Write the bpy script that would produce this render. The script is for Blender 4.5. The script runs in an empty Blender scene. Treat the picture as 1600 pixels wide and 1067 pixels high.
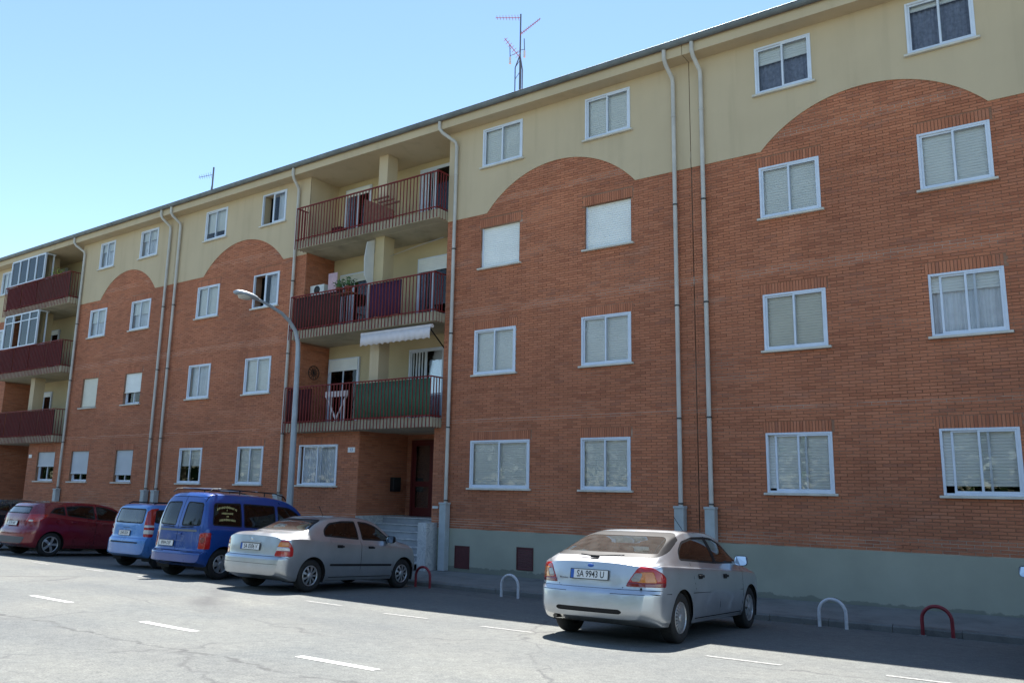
import bpy, math, random
import numpy as np
from mathutils import Vector, Matrix
R = math.radians
random.seed(7)
RNG = np.random.default_rng(7)
scene = bpy.context.scene
COL = scene.collection

# ------------------------------------------------------------------ camera
cam_d = bpy.data.cameras.new('camera'); cam = bpy.data.objects.new('camera', cam_d); COL.objects.link(cam)
CAM = (0.0, -16.212, 1.975)
YAW, PIT, ROL = 35.3805, 10.409, 1.0399
cam_d.sensor_width = 36.0; cam_d.lens = 36.0 * 1269.3 / 1600.0
cam_d.clip_start = 0.05; cam_d.clip_end = 6000
cy_, sy_ = math.cos(R(YAW)), math.sin(R(YAW)); cp_, sp_ = math.cos(R(PIT)), math.sin(R(PIT))
Fv = Vector((-sy_*cp_, cy_*cp_, sp_)); Rv = Vector((cy_, sy_, 0)); Uv = Rv.cross(Fv)
cr_, sr_ = math.cos(R(ROL)), math.sin(R(ROL))
R2 = Rv*cr_ + Uv*sr_; U2 = -Rv*sr_ + Uv*cr_
cam.matrix_world = Matrix(((R2.x, U2.x, -Fv.x, CAM[0]), (R2.y, U2.y, -Fv.y, CAM[1]), (R2.z, U2.z, -Fv.z, CAM[2]), (0, 0, 0, 1)))
scene.camera = cam

# ------------------------------------------------------------------ sky, sun, exposure
SUN_DIR = Vector((-0.30, 0.455, 1.0)).normalized()       # towards the sun: behind the block, to the left
sun_el = math.asin(SUN_DIR.z); sun_az = math.atan2(SUN_DIR.x, SUN_DIR.y)
world = bpy.data.worlds.new('World'); scene.world = world; world.use_nodes = True
wn = world.node_tree; wn.nodes.clear()
wo = wn.nodes.new('ShaderNodeOutputWorld'); wb = wn.nodes.new('ShaderNodeBackground'); ws = wn.nodes.new('ShaderNodeTexSky')
ws.sky_type = 'NISHITA'; ws.sun_disc = False; ws.sun_elevation = sun_el; ws.sun_rotation = sun_az
ws.altitude = 800; ws.air_density = 1.0; ws.dust_density = 0.05; ws.ozone_density = 0.0
wb.inputs['Strength'].default_value = 0.080
wt = wn.nodes.new('ShaderNodeMix'); wt.data_type = 'RGBA'; wt.blend_type = 'MULTIPLY'; wt.inputs[0].default_value = 1.0; wt.inputs[7].default_value = (0.93, 1.0, 1.0, 1)   # one even white balance for the whole sky
wn.links.new(ws.outputs[0], wt.inputs[6]); wn.links.new(wt.outputs[2], wb.inputs[0]); wn.links.new(wb.outputs[0], wo.inputs[0])
sl = bpy.data.lights.new('sun', 'SUN'); sl.energy = 4.0; sl.angle = R(0.5); sl.color = (1.0, 0.965, 0.915)
so = bpy.data.objects.new('sun', sl); COL.objects.link(so)
so.rotation_euler = SUN_DIR.to_track_quat('Z', 'Y').to_euler(); so.location = (-20, 30, 60)
scene.view_settings.view_transform = 'Standard'; scene.view_settings.look = 'None'
scene.view_settings.exposure = 1.66; scene.view_settings.gamma = 1.0

# ------------------------------------------------------------------ materials
MATS = {}
def new_mat(name):
    m = bpy.data.materials.new(name); m.use_nodes = True; MATS[name] = m
    nt = m.node_tree; b = nt.nodes['Principled BSDF']
    return m, nt, b
def N(nt, t, **k):
    n = nt.nodes.new(t)
    for a, v in k.items():
        if a in n.inputs.keys() if not hasattr(n, a) else False: n.inputs[a].default_value = v
        else: setattr(n, a, v)
    return n
def ramp(nt, src, stops):
    r = nt.nodes.new('ShaderNodeValToRGB'); e = r.color_ramp.elements
    while len(e) > 1: e.remove(e[-1])
    e[0].position = stops[0][0]; c = stops[0][1]; e[0].color = (*c, 1) if len(c) == 3 else c
    for p, c in stops[1:]:
        x = e.new(p); x.color = (*c, 1) if len(c) == 3 else c
    nt.links.new(src, r.inputs[0]); return r
def noise(nt, co, scale, detail=4, rough=0.55, dist=0.0):
    n = nt.nodes.new('ShaderNodeTexNoise'); n.inputs['Scale'].default_value = scale; n.inputs['Detail'].default_value = detail
    n.inputs['Roughness'].default_value = rough; n.inputs['Distortion'].default_value = dist
    nt.links.new(co, n.inputs['Vector']); return n
def mixc(nt, fac, a, b, mode='MIX'):
    m = nt.nodes.new('ShaderNodeMix'); m.data_type = 'RGBA'; m.blend_type = mode
    for s, v in ((0, fac), (6, a), (7, b)):
        if hasattr(v, 'links') or isinstance(v, bpy.types.NodeSocket): nt.links.new(v, m.inputs[s])
        elif s == 0: m.inputs[0].default_value = v
        else: m.inputs[s].default_value = (*v, 1)
    return m.outputs[2]
def pos(nt): return nt.nodes.new('ShaderNodeNewGeometry').outputs['Position']
def bump(nt, b, h, strength=0.2, dist=0.01):
    n = nt.nodes.new('ShaderNodeBump'); n.inputs['Strength'].default_value = strength; n.inputs['Distance'].default_value = dist
    nt.links.new(h, n.inputs['Height']); nt.links.new(n.outputs[0], b.inputs['Normal'])
def simple(name, c, rough=0.6, metal=0.0, var=0.0, scale=8.0, bumps=0.0, coat=0.0, spec=0.5):
    m, nt, b = new_mat(name)
    b.inputs['Roughness'].default_value = rough; b.inputs['Metallic'].default_value = metal
    b.inputs['Coat Weight'].default_value = coat; b.inputs['Coat Roughness'].default_value = 0.04
    b.inputs['Specular IOR Level'].default_value = spec
    b.inputs['Base Color'].default_value = (*c, 1)
    if var or bumps:
        n = noise(nt, pos(nt), scale)
        if var:
            r = ramp(nt, n.outputs[0], [(0.3, tuple(x*(1-var) for x in c)), (0.7, tuple(min(1, x*(1+var)) for x in c))])
            nt.links.new(r.outputs[0], b.inputs['Base Color'])
        if bumps: bump(nt, b, n.outputs[0], bumps, 0.01)
    return m

def brick_mat(name, per):
    m, nt, b = new_mat(name); b.inputs['Roughness'].default_value = 0.85
    if per == 'island': rnd = nt.nodes.new('ShaderNodeNewGeometry').outputs['Random Per Island']
    else: rnd = nt.nodes.new('ShaderNodeObjectInfo').outputs['Random']
    r = ramp(nt, rnd, [(0.0, (0.39, 0.132, 0.068)), (0.2, (0.455, 0.160, 0.082)), (0.55, (0.50, 0.180, 0.093)), (0.9, (0.53, 0.198, 0.106)), (1.0, (0.37, 0.14, 0.082))])
    p = pos(nt)
    n1 = noise(nt, p, 0.35, 3); n2 = noise(nt, p, 60, 3)
    w = ramp(nt, n1.outputs[0], [(0.3, (0.80, 0.78, 0.78)), (0.7, (1.13, 1.11, 1.07))])
    c = mixc(nt, 1.0, r.outputs[0], w.outputs[0], 'MULTIPLY')
    w2 = ramp(nt, n2.outputs[0], [(0.3, (0.85, 0.85, 0.85)), (0.7, (1.12, 1.12, 1.12))])
    c = mixc(nt, 1.0, c, w2.outputs[0], 'MULTIPLY')
    ms = nt.nodes.new('ShaderNodeMapping'); ms.inputs['Scale'].default_value = (2.4, 2.4, 0.16); nt.links.new(p, ms.inputs[0])
    ns = noise(nt, ms.outputs[0], 1.0, 5)
    wst = ramp(nt, ns.outputs[0], [(0.25, (0.88, 0.88, 0.88)), (0.45, (1, 1, 1)), (0.75, (1.04, 1.04, 1.03))])
    c = mixc(nt, 1.0, c, wst.outputs[0], 'MULTIPLY')
    # pale efflorescence in patches stretched along the courses
    mp = nt.nodes.new('ShaderNodeMapping'); mp.inputs['Scale'].default_value = (0.55, 0.55, 2.6); nt.links.new(p, mp.inputs[0])
    n3 = noise(nt, mp.outputs[0], 1.0, 6, 0.6)
    e = ramp(nt, n3.outputs[0], [(0.60, (0, 0, 0)), (0.78, (0.42, 0.42, 0.42))])
    c = mixc(nt, e.outputs[0], c, (0.42, 0.30, 0.24))
    nt.links.new(c, b.inputs['Base Color']); bump(nt, b, n2.outputs[0], 0.3, 0.004)
    return m
brick_mat('brick', 'island'); brick_mat('brick_single', 'object')
def mortar():
    m, nt, b = new_mat('mortar'); b.inputs['Roughness'].default_value = 0.95
    p = pos(nt)
    mp = nt.nodes.new('ShaderNodeMapping'); mp.inputs['Scale'].default_value = (0.4, 0.4, 2.2); nt.links.new(p, mp.inputs[0])
    n = noise(nt, mp.outputs[0], 1.0, 6)
    r = ramp(nt, n.outputs[0], [(0.35, (0.24, 0.115, 0.065)), (0.55, (0.31, 0.17, 0.11)), (0.72, (0.50, 0.38, 0.30))])
    # whitened joints at the pour lines and just above the plinth
    se = nt.nodes.new('ShaderNodeSeparateXYZ'); nt.links.new(p, se.inputs[0]); col = r.outputs[0]
    n4 = noise(nt, mp.outputs[0], 2.3, 4)
    gate = ramp(nt, n4.outputs[0], [(0.36, (0, 0, 0)), (0.5, (1, 1, 1))])
    for zc, hw in ((1.12, 0.17), (3.70, 0.035), (6.52, 0.10), (9.42, 0.09)):
        a = nt.nodes.new('ShaderNodeMath'); a.operation = 'SUBTRACT'; nt.links.new(se.outputs[2], a.inputs[0]); a.inputs[1].default_value = zc
        q = nt.nodes.new('ShaderNodeMath'); q.operation = 'ABSOLUTE'; nt.links.new(a.outputs[0], q.inputs[0])
        k = nt.nodes.new('ShaderNodeMapRange'); k.inputs[1].default_value = hw*1.15; k.inputs[2].default_value = hw*0.75; k.inputs[4].default_value = 0.85; nt.links.new(q.outputs[0], k.inputs[0])
        col = mixc(nt, mixc(nt, 1.0, k.outputs[0], gate.outputs[0], 'MULTIPLY'), col, (0.66, 0.56, 0.48))
    nt.links.new(col, b.inputs['Base Color'])
mortar()
def stucco():
    m, nt, b = new_mat('stucco'); b.inputs['Roughness'].default_value = 0.9
    p = pos(nt); n = noise(nt, p, 0.5, 5); n2 = noise(nt, p, 90, 3)
    mp = nt.nodes.new('ShaderNodeMapping'); mp.inputs['Scale'].default_value = (3.0, 3.0, 0.25); nt.links.new(p, mp.inputs[0])
    n3 = noise(nt, mp.outputs[0], 1.0, 5)
    r = ramp(nt, n.outputs[0], [(0.3, (0.53, 0.415, 0.27)), (0.7, (0.59, 0.468, 0.31))])
    w = ramp(nt, n3.outputs[0], [(0.28, (0.91, 0.91, 0.90)), (0.46, (1, 1, 1)), (0.8, (1.03, 1.03, 1.02))])
    c = mixc(nt, 1.0, r.outputs[0], w.outputs[0], 'MULTIPLY')
    nt.links.new(c, b.inputs['Base Color']); bump(nt, b, n2.outputs[0], 0.12, 0.004)
stucco()
def plinth_mat():
    m, nt, b = new_mat('plinth'); b.inputs['Roughness'].default_value = 0.85
    p = pos(nt); n = noise(nt, p, 0.9, 6); n2 = noise(nt, p, 40, 3)
    r = ramp(nt, n.outputs[0], [(0.3, (0.315, 0.315, 0.25)), (0.7, (0.385, 0.38, 0.305))])
    sep = nt.nodes.new('ShaderNodeSeparateXYZ'); nt.links.new(p, sep.inputs[0])
    n3 = noise(nt, p, 5.0, 6)
    ad = nt.nodes.new('ShaderNodeMath'); ad.operation = 'MULTIPLY_ADD'; nt.links.new(n3.outputs[0], ad.inputs[0]); ad.inputs[1].default_value = -0.22
    nt.links.new(sep.outputs[2], ad.inputs[2])
    dirt = ramp(nt, ad.outputs[0], [(0.0, (0.55, 0.55, 0.55)), (0.02, (0.0, 0.0, 0.0))])   # splash stains above the pavement
    c = mixc(nt, dirt.outputs[0], r.outputs[0], (0.10, 0.11, 0.09))
    nt.links.new(c, b.inputs['Base Color']); bump(nt, b, n2.outputs[0], 0.15, 0.004)
plinth_mat()
def marble():
    m, nt, b = new_mat('marble'); b.inputs['Roughness'].default_value = 0.35
    p = pos(nt); n = noise(nt, p, 2.2, 8, 0.65, 1.8)
    r = ramp(nt, n.outputs[0], [(0.35, (0.48, 0.48, 0.48)), (0.5, (0.58, 0.575, 0.56)), (0.53, (0.36, 0.365, 0.38)), (0.57, (0.60, 0.595, 0.58))])
    nt.links.new(r.outputs[0], b.inputs['Base Color'])
marble()
simple('marble_riser_shaded', (0.33, 0.34, 0.35), 0.5, 0, 0.2, 3)  # riser marble toned darker, painting in the shade lines under the step nosings
def asphalt():
    m, nt, b = new_mat('asphalt'); b.inputs['Roughness'].default_value = 0.9
    p = pos(nt)
    fine = noise(nt, p, 55, 4, 0.8); mid = noise(nt, p, 9, 5, 0.6); big = noise(nt, p, 0.45, 4)
    r = ramp(nt, fine.outputs[0], [(0.28, (0.068, 0.071, 0.068)), (0.5, (0.142, 0.147, 0.140)), (0.72, (0.235, 0.24, 0.23))])
    w = ramp(nt, mid.outputs[0], [(0.3, (0.80, 0.80, 0.81)), (0.7, (1.12, 1.12, 1.10))])
    c = mixc(nt, 1.0, r.outputs[0], w.outputs[0], 'MULTIPLY')
    w2 = ramp(nt, big.outputs[0], [(0.3, (0.80, 0.83, 0.86)), (0.7, (1.10, 1.08, 1.03))])
    c = mixc(nt, 1.0, c, w2.outputs[0], 'MULTIPLY')
    # tyre-polished, slightly streaky lanes along the street
    mp = nt.nodes.new('ShaderNodeMapping'); mp.inputs['Scale'].default_value = (0.06, 1.1, 1); nt.links.new(p, mp.inputs[0])
    st = noise(nt, mp.outputs[0], 1.0, 4)
    w3 = ramp(nt, st.outputs[0], [(0.35, (0.93, 0.93, 0.94)), (0.65, (1.05, 1.05, 1.04))])
    c = mixc(nt, 1.0, c, w3.outputs[0], 'MULTIPLY')
    # thin wandering cracks
    wob = noise(nt, p, 1.3, 5, 0.6)
    vadd = nt.nodes.new('ShaderNodeVectorMath'); vadd.operation = 'MULTIPLY_ADD'
    nt.links.new(wob.outputs['Color'], vadd.inputs[0]); vadd.inputs[1].default_value = (0.9, 0.9, 0.0); nt.links.new(p, vadd.inputs[2])
    vo = nt.nodes.new('ShaderNodeTexVoronoi'); vo.feature = 'DISTANCE_TO_EDGE'; vo.inputs['Scale'].default_value = 0.22
    nt.links.new(vadd.outputs[0], vo.inputs['Vector'])
    cr = ramp(nt, vo.outputs['Distance'], [(0.0, (1, 1, 1)), (0.003, (0.7, 0.7, 0.7)), (0.006, (0, 0, 0))])
    msk = ramp(nt, big.outputs[0], [(0.42, (0, 0, 0)), (0.54, (0.8, 0.8, 0.8))])
    k1 = mixc(nt, 1.0, cr.outputs[0], msk.outputs[0], 'MULTIPLY')
    # broken longitudinal paving joint near the middle of the road
    sep = nt.nodes.new('ShaderNodeSeparateXYZ'); nt.links.new(vadd.outputs[0], sep.inputs[0])
    j = nt.nodes.new('ShaderNodeMath'); j.operation = 'ADD'; nt.links.new(sep.outputs[1], j.inputs[0]); j.inputs[1].default_value = 10.75
    ja = nt.nodes.new('ShaderNodeMath'); ja.operation = 'ABSOLUTE'; nt.links.new(j.outputs[0], ja.inputs[0])
    jr = ramp(nt, ja.outputs[0], [(0.0, (1, 1, 1)), (0.02, (0.7, 0.7, 0.7)), (0.055, (0, 0, 0))])
    jm = noise(nt, p, 2.3, 5, 0.7)
    jmr = ramp(nt, jm.outputs[0], [(0.36, (0, 0, 0)), (0.50, (0.9, 0.9, 0.9))])
    k2 = mixc(nt, 1.0, jr.outputs[0], jmr.outputs[0], 'MULTIPLY')
    c = mixc(nt, k1, c, (0.07, 0.07, 0.07)); c = mixc(nt, k2, c, (0.06, 0.06, 0.06))
    # oil spots under parked cars and damp dark patches
    n5 = noise(nt, p, 1.1, 3)
    ol = ramp(nt, n5.outputs[0], [(0.66, (0, 0, 0)), (0.76, (0.5, 0.5, 0.5))])
    sy = nt.nodes.new('ShaderNodeSeparateXYZ'); nt.links.new(p, sy.inputs[0])
    by = ramp(nt, sy.outputs[1], [(0.0, (0, 0, 0)), (1.0, (1, 1, 1))])
    mr = nt.nodes.new('ShaderNodeMapRange'); mr.inputs[1].default_value = -4.9; mr.inputs[2].default_value = -4.0; nt.links.new(sy.outputs[1], mr.inputs[0])
    k3 = mixc(nt, 1.0, ol.outputs[0], mr.outputs[0], 'MULTIPLY')
    c = mixc(nt, k3, c, (0.05, 0.05, 0.05))
    nt.links.new(c, b.inputs['Base Color']); bump(nt, b, fine.outputs[0], 0.35, 0.004)
asphalt()
def worn_paint(name, col, lo, hi):
    m, nt, b = new_mat(name); b.inputs['Roughness'].default_value = 0.8
    p = pos(nt); n = noise(nt, p, 26, 6, 0.75); f = noise(nt, p, 95, 2, 0.7)
    a = ramp(nt, f.outputs[0], [(0.3, (0.15, 0.15, 0.145)), (0.7, (0.27, 0.27, 0.26))])
    k = ramp(nt, n.outputs[0], [(lo, (0, 0, 0)), (hi, (1, 1, 1))])
    c = mixc(nt, k.outputs[0], a.outputs[0], col)
    nt.links.new(c, b.inputs['Base Color'])
worn_paint('road_paint', (0.70, 0.70, 0.67), 0.36, 0.50); worn_paint('faded_paint', (0.46, 0.455, 0.42), 0.47, 0.68)
def concrete(name, c, s=1.0):
    m, nt, b = new_mat(name); b.inputs['Roughness'].default_value = 0.9
    p = pos(nt); n = noise(nt, p, 1.5*s, 6, 0.65); n2 = noise(nt, p, 70, 3)
    r = ramp(nt, n.outputs[0], [(0.25, tuple(x*0.62 for x in c)), (0.5, c), (0.75, tuple(x*1.18 for x in c))])
    w = ramp(nt, n2.outputs[0], [(0.3, (0.85, 0.85, 0.85)), (0.7, (1.1, 1.1, 1.1))])
    nt.links.new(mixc(nt, 1.0, r.outputs[0], w.outputs[0], 'MULTIPLY'), b.inputs['Base Color']); bump(nt, b, n2.outputs[0], 0.2, 0.004)
concrete('pavement', (0.19, 0.19, 0.18)); concrete('kerb', (0.17, 0.165, 0.155), 2); concrete('slab', (0.44, 0.39, 0.28)); concrete('far_ground', (0.16, 0.17, 0.13), 0.2)
simple('white_alu', (0.66, 0.71, 0.80), 0.35, 0.0, 0.06, 3)
simple('sill_stone', (0.62, 0.58, 0.51), 0.6, 0, 0.12, 5)
simple('shutter', (0.84, 0.84, 0.80), 0.5, 0, 0.05, 2); simple('shutter_cream', (0.70, 0.66, 0.55), 0.5, 0, 0.05, 2); simple('shutter_grey', (0.50, 0.53, 0.58), 0.5, 0, 0.05, 2)
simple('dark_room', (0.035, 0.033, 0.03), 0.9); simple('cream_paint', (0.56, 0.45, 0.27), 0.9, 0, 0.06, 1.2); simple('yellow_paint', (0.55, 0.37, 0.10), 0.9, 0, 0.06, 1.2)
simple('pipe', (0.52, 0.49, 0.45), 0.45, 0, 0.12, 2.5); simple('pipe_box', (0.42, 0.45, 0.46), 0.5, 0, 0.1, 4); simple('clamp', (0.05, 0.05, 0.05), 0.5)
simple('gutter', (0.16, 0.175, 0.18), 0.5, 0.3, 0.2, 3); simple('rail_red', (0.18, 0.020, 0.018), 0.6, 0, 0.15, 4, spec=0.25); simple('panel_red', (0.055, 0.008, 0.010), 0.7, 0, 0.15, 3, spec=0.2)
simple('roof_tile', (0.33, 0.14, 0.08), 0.85, 0, 0.25, 4); simple('galv', (0.42, 0.44, 0.46), 0.45, 0.6, 0.12, 6); simple('lamp_grey', (0.36, 0.40, 0.44), 0.5, 0.2, 0.1, 3)
simple('door_red', (0.10, 0.012, 0.012), 0.4, 0, 0.1, 4); simple('grille_red', (0.09, 0.02, 0.02), 0.6, 0, 0.15, 9); simple('black_metal', (0.02, 0.02, 0.022), 0.4, 0.3); simple('black_plastic', (0.02, 0.02, 0.021), 0.55)
simple('hoop_red', (0.22, 0.018, 0.028), 0.4, 0, 0.25, 9); simple('hoop_white', (0.62, 0.61, 0.63), 0.5, 0, 0.15, 14)
simple('curtain_white', (0.76, 0.78, 0.82), 0.9, 0, 0.08, 6); simple('curtain_blue', (0.24, 0.26, 0.34), 0.9, 0, 0.25, 14); simple('cloth_green', (0.045, 0.14, 0.085), 0.9, 0, 0.12, 3); simple('cloth_purple', (0.055, 0.018, 0.06), 0.9, 0, 0.15, 3)
simple('cloth_brown', (0.05, 0.022, 0.018), 0.9, 0, 0.2, 12); simple('cloth_white', (0.68, 0.62, 0.62), 0.9, 0, 0.06, 6); simple('cloth_pink', (0.62, 0.40, 0.42), 0.9, 0, 0.1, 6); simple('wood', (0.20, 0.085, 0.045), 0.6, 0, 0.25, 12)
simple('leaf', (0.05, 0.12, 0.025), 0.6, 0, 0.35, 20); simple('leaf_yellow', (0.32, 0.36, 0.05), 0.6, 0, 0.25, 20); simple('pot', (0.28, 0.09, 0.045), 0.8, 0, 0.1, 6); simple('bark', (0.10, 0.075, 0.05), 0.9, 0, 0.3, 9)
simple('sign_white', (0.72, 0.72, 0.72), 0.4); simple('sign_blue', (0.03, 0.08, 0.35), 0.5); simple('ac_white', (0.66, 0.66, 0.63), 0.5, 0, 0.05, 3)
simple('antenna_red', (0.45, 0.10, 0.10), 0.5); simple('antenna_alu', (0.5, 0.5, 0.52), 0.4, 0.7); simple('mast', (0.14, 0.15, 0.17), 0.5, 0.4)
def glass(name, tint, ior=1.5, boost=1.0, dust=0.0):
    m = bpy.data.materials.new(name); m.use_nodes = True; MATS[name] = m
    nt = m.node_tree; nt.nodes.clear(); o = nt.nodes.new('ShaderNodeOutputMaterial')
    t = nt.nodes.new('ShaderNodeBsdfTransparent'); t.inputs[0].default_value = (*tint, 1)
    g = nt.nodes.new('ShaderNodeBsdfGlossy'); g.inputs['Roughness'].default_value = 0.015
    f = nt.nodes.new('ShaderNodeFresnel'); f.inputs[0].default_value = ior
    k = nt.nodes.new('ShaderNodeMath'); k.operation = 'MULTIPLY'; k.use_clamp = True; k.inputs[1].default_value = boost; nt.links.new(f.outputs[0], k.inputs[0])
    x = nt.nodes.new('ShaderNodeMixShader'); nt.links.new(k.outputs[0], x.inputs[0]); nt.links.new(t.outputs[0], x.inputs[1]); nt.links.new(g.outputs[0], x.inputs[2])
    if dust:
        d = nt.nodes.new('ShaderNodeBsdfDiffuse'); d.inputs[0].default_value = (0.45, 0.44, 0.40, 1); y = nt.nodes.new('ShaderNodeMixShader')
        n = noise(nt, pos(nt), 7, 5); r = ramp(nt, n.outputs[0], [(0.3, (dust*0.6,)*3), (0.7, (dust*1.4,)*3)]); nt.links.new(r.outputs[0], y.inputs[0])
        nt.links.new(x.outputs[0], y.inputs[1]); nt.links.new(d.outputs[0], y.inputs[2]); x = y
    nt.links.new(x.outputs[0], o.inputs[0])
glass('window_glass', (0.98, 0.99, 1.0), 1.5, 1.0); glass('car_glass', (0.20, 0.22, 0.22), 1.5, 1.6); glass('rear_glass', (0.20, 0.23, 0.22), 1.5, 2.4, 0.09); glass('car_glass_dark', (0.10, 0.11, 0.11), 1.5, 1.4)

# ------------------------------------------------------------------ mesh helpers
class MB:
    def __init__(s): s.v = []; s.f = []; s.m = []; s.sm = []
    def add(s, vs, fs, mi=0, smooth=False):
        o = len(s.v); s.v += [tuple(map(float, q)) for q in vs]
        for f in fs: s.f.append(tuple(i+o for i in f)); s.m.append(mi); s.sm.append(smooth)
        return s
    def box(s, x0, x1, y0, y1, z0, z1, mi=0):
        return s.add([(x0,y0,z0),(x1,y0,z0),(x1,y1,z0),(x0,y1,z0),(x0,y0,z1),(x1,y0,z1),(x1,y1,z1),(x0,y1,z1)],
              [(0,3,2,1),(4,5,6,7),(0,1,5,4),(1,2,6,5),(2,3,7,6),(3,0,4,7)], mi)
    def quad(s, a, b, c, d, mi=0): return s.add([a, b, c, d], [(0,1,2,3)], mi)
    def tube(s, pts, r, n=8, mi=0, caps=True):
        pts = [Vector(p) for p in pts]; rs = r if isinstance(r, (list, tuple)) else [r]*len(pts)
        vs = []; fs = []; up = None
        for i, p in enumerate(pts):
            d = (pts[min(i+1, len(pts)-1)] - pts[max(i-1, 0)]).normalized()
            if up is None: up = d.orthogonal().normalized()
            a = (up - d*up.dot(d)).normalized(); up = a; b = d.cross(a)
            for k in range(n):
                t = 2*math.pi*k/n; vs.append(p + (a*math.cos(t) + b*math.sin(t))*rs[i])
        for i in range(len(pts)-1):
            for k in range(n): fs.append((i*n+k, i*n+(k+1) % n, (i+1)*n+(k+1) % n, (i+1)*n+k))
        s.add(vs, fs, mi, True)
        if caps:
            s.add(vs[:n], [tuple(range(n))[::-1]], mi); s.add(vs[-n:], [tuple(range(n))], mi)
        return s
    def lathe(s, prof, origin=(0,0,0), axis='z', n=24, mi=0, smooth=True):
        vs = []; fs = []; o = Vector(origin)
        for (r, h) in prof:
            for k in range(n):
                t = 2*math.pi*k/n; c, q = r*math.cos(t), r*math.sin(t)
                vs.append(o + Vector({'z': (c, q, h), 'y': (c, h, q), 'x': (h, c, q)}[axis]))
        for i in range(len(prof)-1):
            for k in range(n): fs.append((i*n+k, i*n+(k+1) % n, (i+1)*n+(k+1) % n, (i+1)*n+k))
        return s.add(vs, fs, mi, smooth)
    def prism(s, poly, fn, t0, t1, mi=0):
        n = len(poly); vs = [fn(a, b, t0) for a, b in poly] + [fn(a, b, t1) for a, b in poly]
        fs = [tuple(range(n))[::-1], tuple(range(n, 2*n))] + [(i, (i+1) % n, n+(i+1) % n, n+i) for i in range(n)]
        return s.add(vs, fs, mi)
    def mesh(s, name, mats, origin=(0,0,0)):
        me = bpy.data.meshes.new(name)
        v = np.array(s.v, float).reshape(-1, 3) - np.array(origin, float)
        me.from_pydata(v.tolist(), [], s.f)
        for q in (mats if isinstance(mats, (list, tuple)) else [mats]): me.materials.append(MATS[q])
        me.polygons.foreach_set('material_index', s.m); me.polygons.foreach_set('use_smooth', s.sm); me.update()
        return me
ORG = {}
def link(o, parent=None):
    COL.objects.link(o)
    if parent is not None: o.parent = parent
    return o
def thing(name, label, cat, loc=(0,0,0), group=None):
    o = bpy.data.objects.new(name, None); o.location = loc; o.empty_display_size = 0.2; link(o)
    o['label'] = label; o['category'] = cat
    if group: o['group'] = group
    ORG[o.name] = Vector(loc); return o
def org(parent):
    return ORG.get(parent.name, Vector((0,0,0))) if parent is not None else Vector((0,0,0))
def part(name, mb, mats, parent, label=None, kind=None):
    """mesh authored in world coordinates, child of parent (whose frame is a pure shift)"""
    og = org(parent); me = mb.mesh(name, mats, og); o = bpy.data.objects.new(name, me); link(o, parent)
    ORG[o.name] = og
    if label: o['label'] = label
    if kind: o['kind'] = kind
    return o
def solo(name, mb, mats, label, cat, group=None, base=None):
    v = np.array(mb.v); b = base or (float((v[:,0].min()+v[:,0].max())/2), float((v[:,1].min()+v[:,1].max())/2), float(v[:,2].min()))
    o = bpy.data.objects.new(name, mb.mesh(name, mats, b)); o.location = b; link(o); ORG[o.name] = Vector(b)
    o['label'] = label; o['category'] = cat
    if group: o['group'] = group
    return o
def struct(name, mb, mats):
    o = bpy.data.objects.new(name, mb.mesh(name, mats)); link(o); o['kind'] = 'structure'; return o
def bevel(o, w=0.01, seg=2):
    m = o.modifiers.new('bevel', 'BEVEL'); m.width = w; m.segments = seg; m.limit_method = 'ANGLE'; return o
def text_mesh(body, size, mat, name, align='CENTER', extrude=0.0, sx=1.0):
    c = bpy.data.curves.new(name, 'FONT'); c.body = body; c.size = size; c.align_x = align; c.align_y = 'CENTER'; c.extrude = extrude; c.offset = size*0.012; c.resolution_u = 3
    o = bpy.data.objects.new(name, c); COL.objects.link(o)
    dg = bpy.context.evaluated_depsgraph_get(); me = bpy.data.meshes.new_from_object(o.evaluated_get(dg))
    bpy.data.objects.remove(o); bpy.data.curves.remove(c)
    me.materials.clear(); me.materials.append(MATS[mat]); me.transform(Matrix.Diagonal((sx, 1, 1, 1)))
    me.name = name; return me

# ------------------------------------------------------------------ ground
KERB_Y = -1.95
def gx(x): return max(0.011*min(x, 4), -0.10) if x > -9.09 else -0.10
def road_z(x, y): return -0.16 - 0.055*max(y, -17.5) + gx(x)
def pave_z(x, y): return road_z(x, KERB_Y) + 0.11 + 0.02*(y - KERB_Y)
XS = [-400, -120, -60] + [-45 + 0.9*i for i in range(61)] + [20, 60, 120, 400]
mb = MB()
ys = [KERB_Y, -4, -6, -8, -10, -12, -14, -16, -17.5]
for i in range(len(XS)-1):
    for j in range(len(ys)-1):
        a, b, c, d = XS[i], XS[i+1], ys[j+1], ys[j]
        mb.quad((a,c,road_z(a,c)), (b,c,road_z(b,c)), (b,d,road_z(b,d)), (a,d,road_z(a,d)))
struct('road', mb, 'asphalt')
mb = MB()
for i in range(len(XS)-1):
    a, b = XS[i], XS[i+1]; k = KERB_Y + 0.13
    mb.quad((a,k,pave_z(a,k)), (b,k,pave_z(b,k)), (b,0.02,pave_z(b,0.02)), (a,0.02,pave_z(a,0.02)))
struct('pavement', mb, 'pavement')
mb = MB()
for (y0, y1) in ((-17.5, -22), (-22, -2500)):
    z0 = road_z(-20, -17.5) + 0.12
    mb.quad((-2500,y1,z0), (2500,y1,z0), (2500,y0,z0), (-2500,y0,z0), 0 if y0 > -20 else 1)
mb.quad((-2500,-17.5,z0-0.6), (2500,-17.5,z0-0.6), (2500,-17.5,z0), (-2500,-17.5,z0))
mb.quad((-2500,0.3,-0.5), (2500,0.3,-0.5), (2500,2500,-0.5), (-2500,2500,-0.5), 1)
struct('ground', mb, ['pavement', 'far_ground'])
kr = bpy.data.objects.new('kerb', None); link(kr); kr['kind'] = 'structure'
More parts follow.
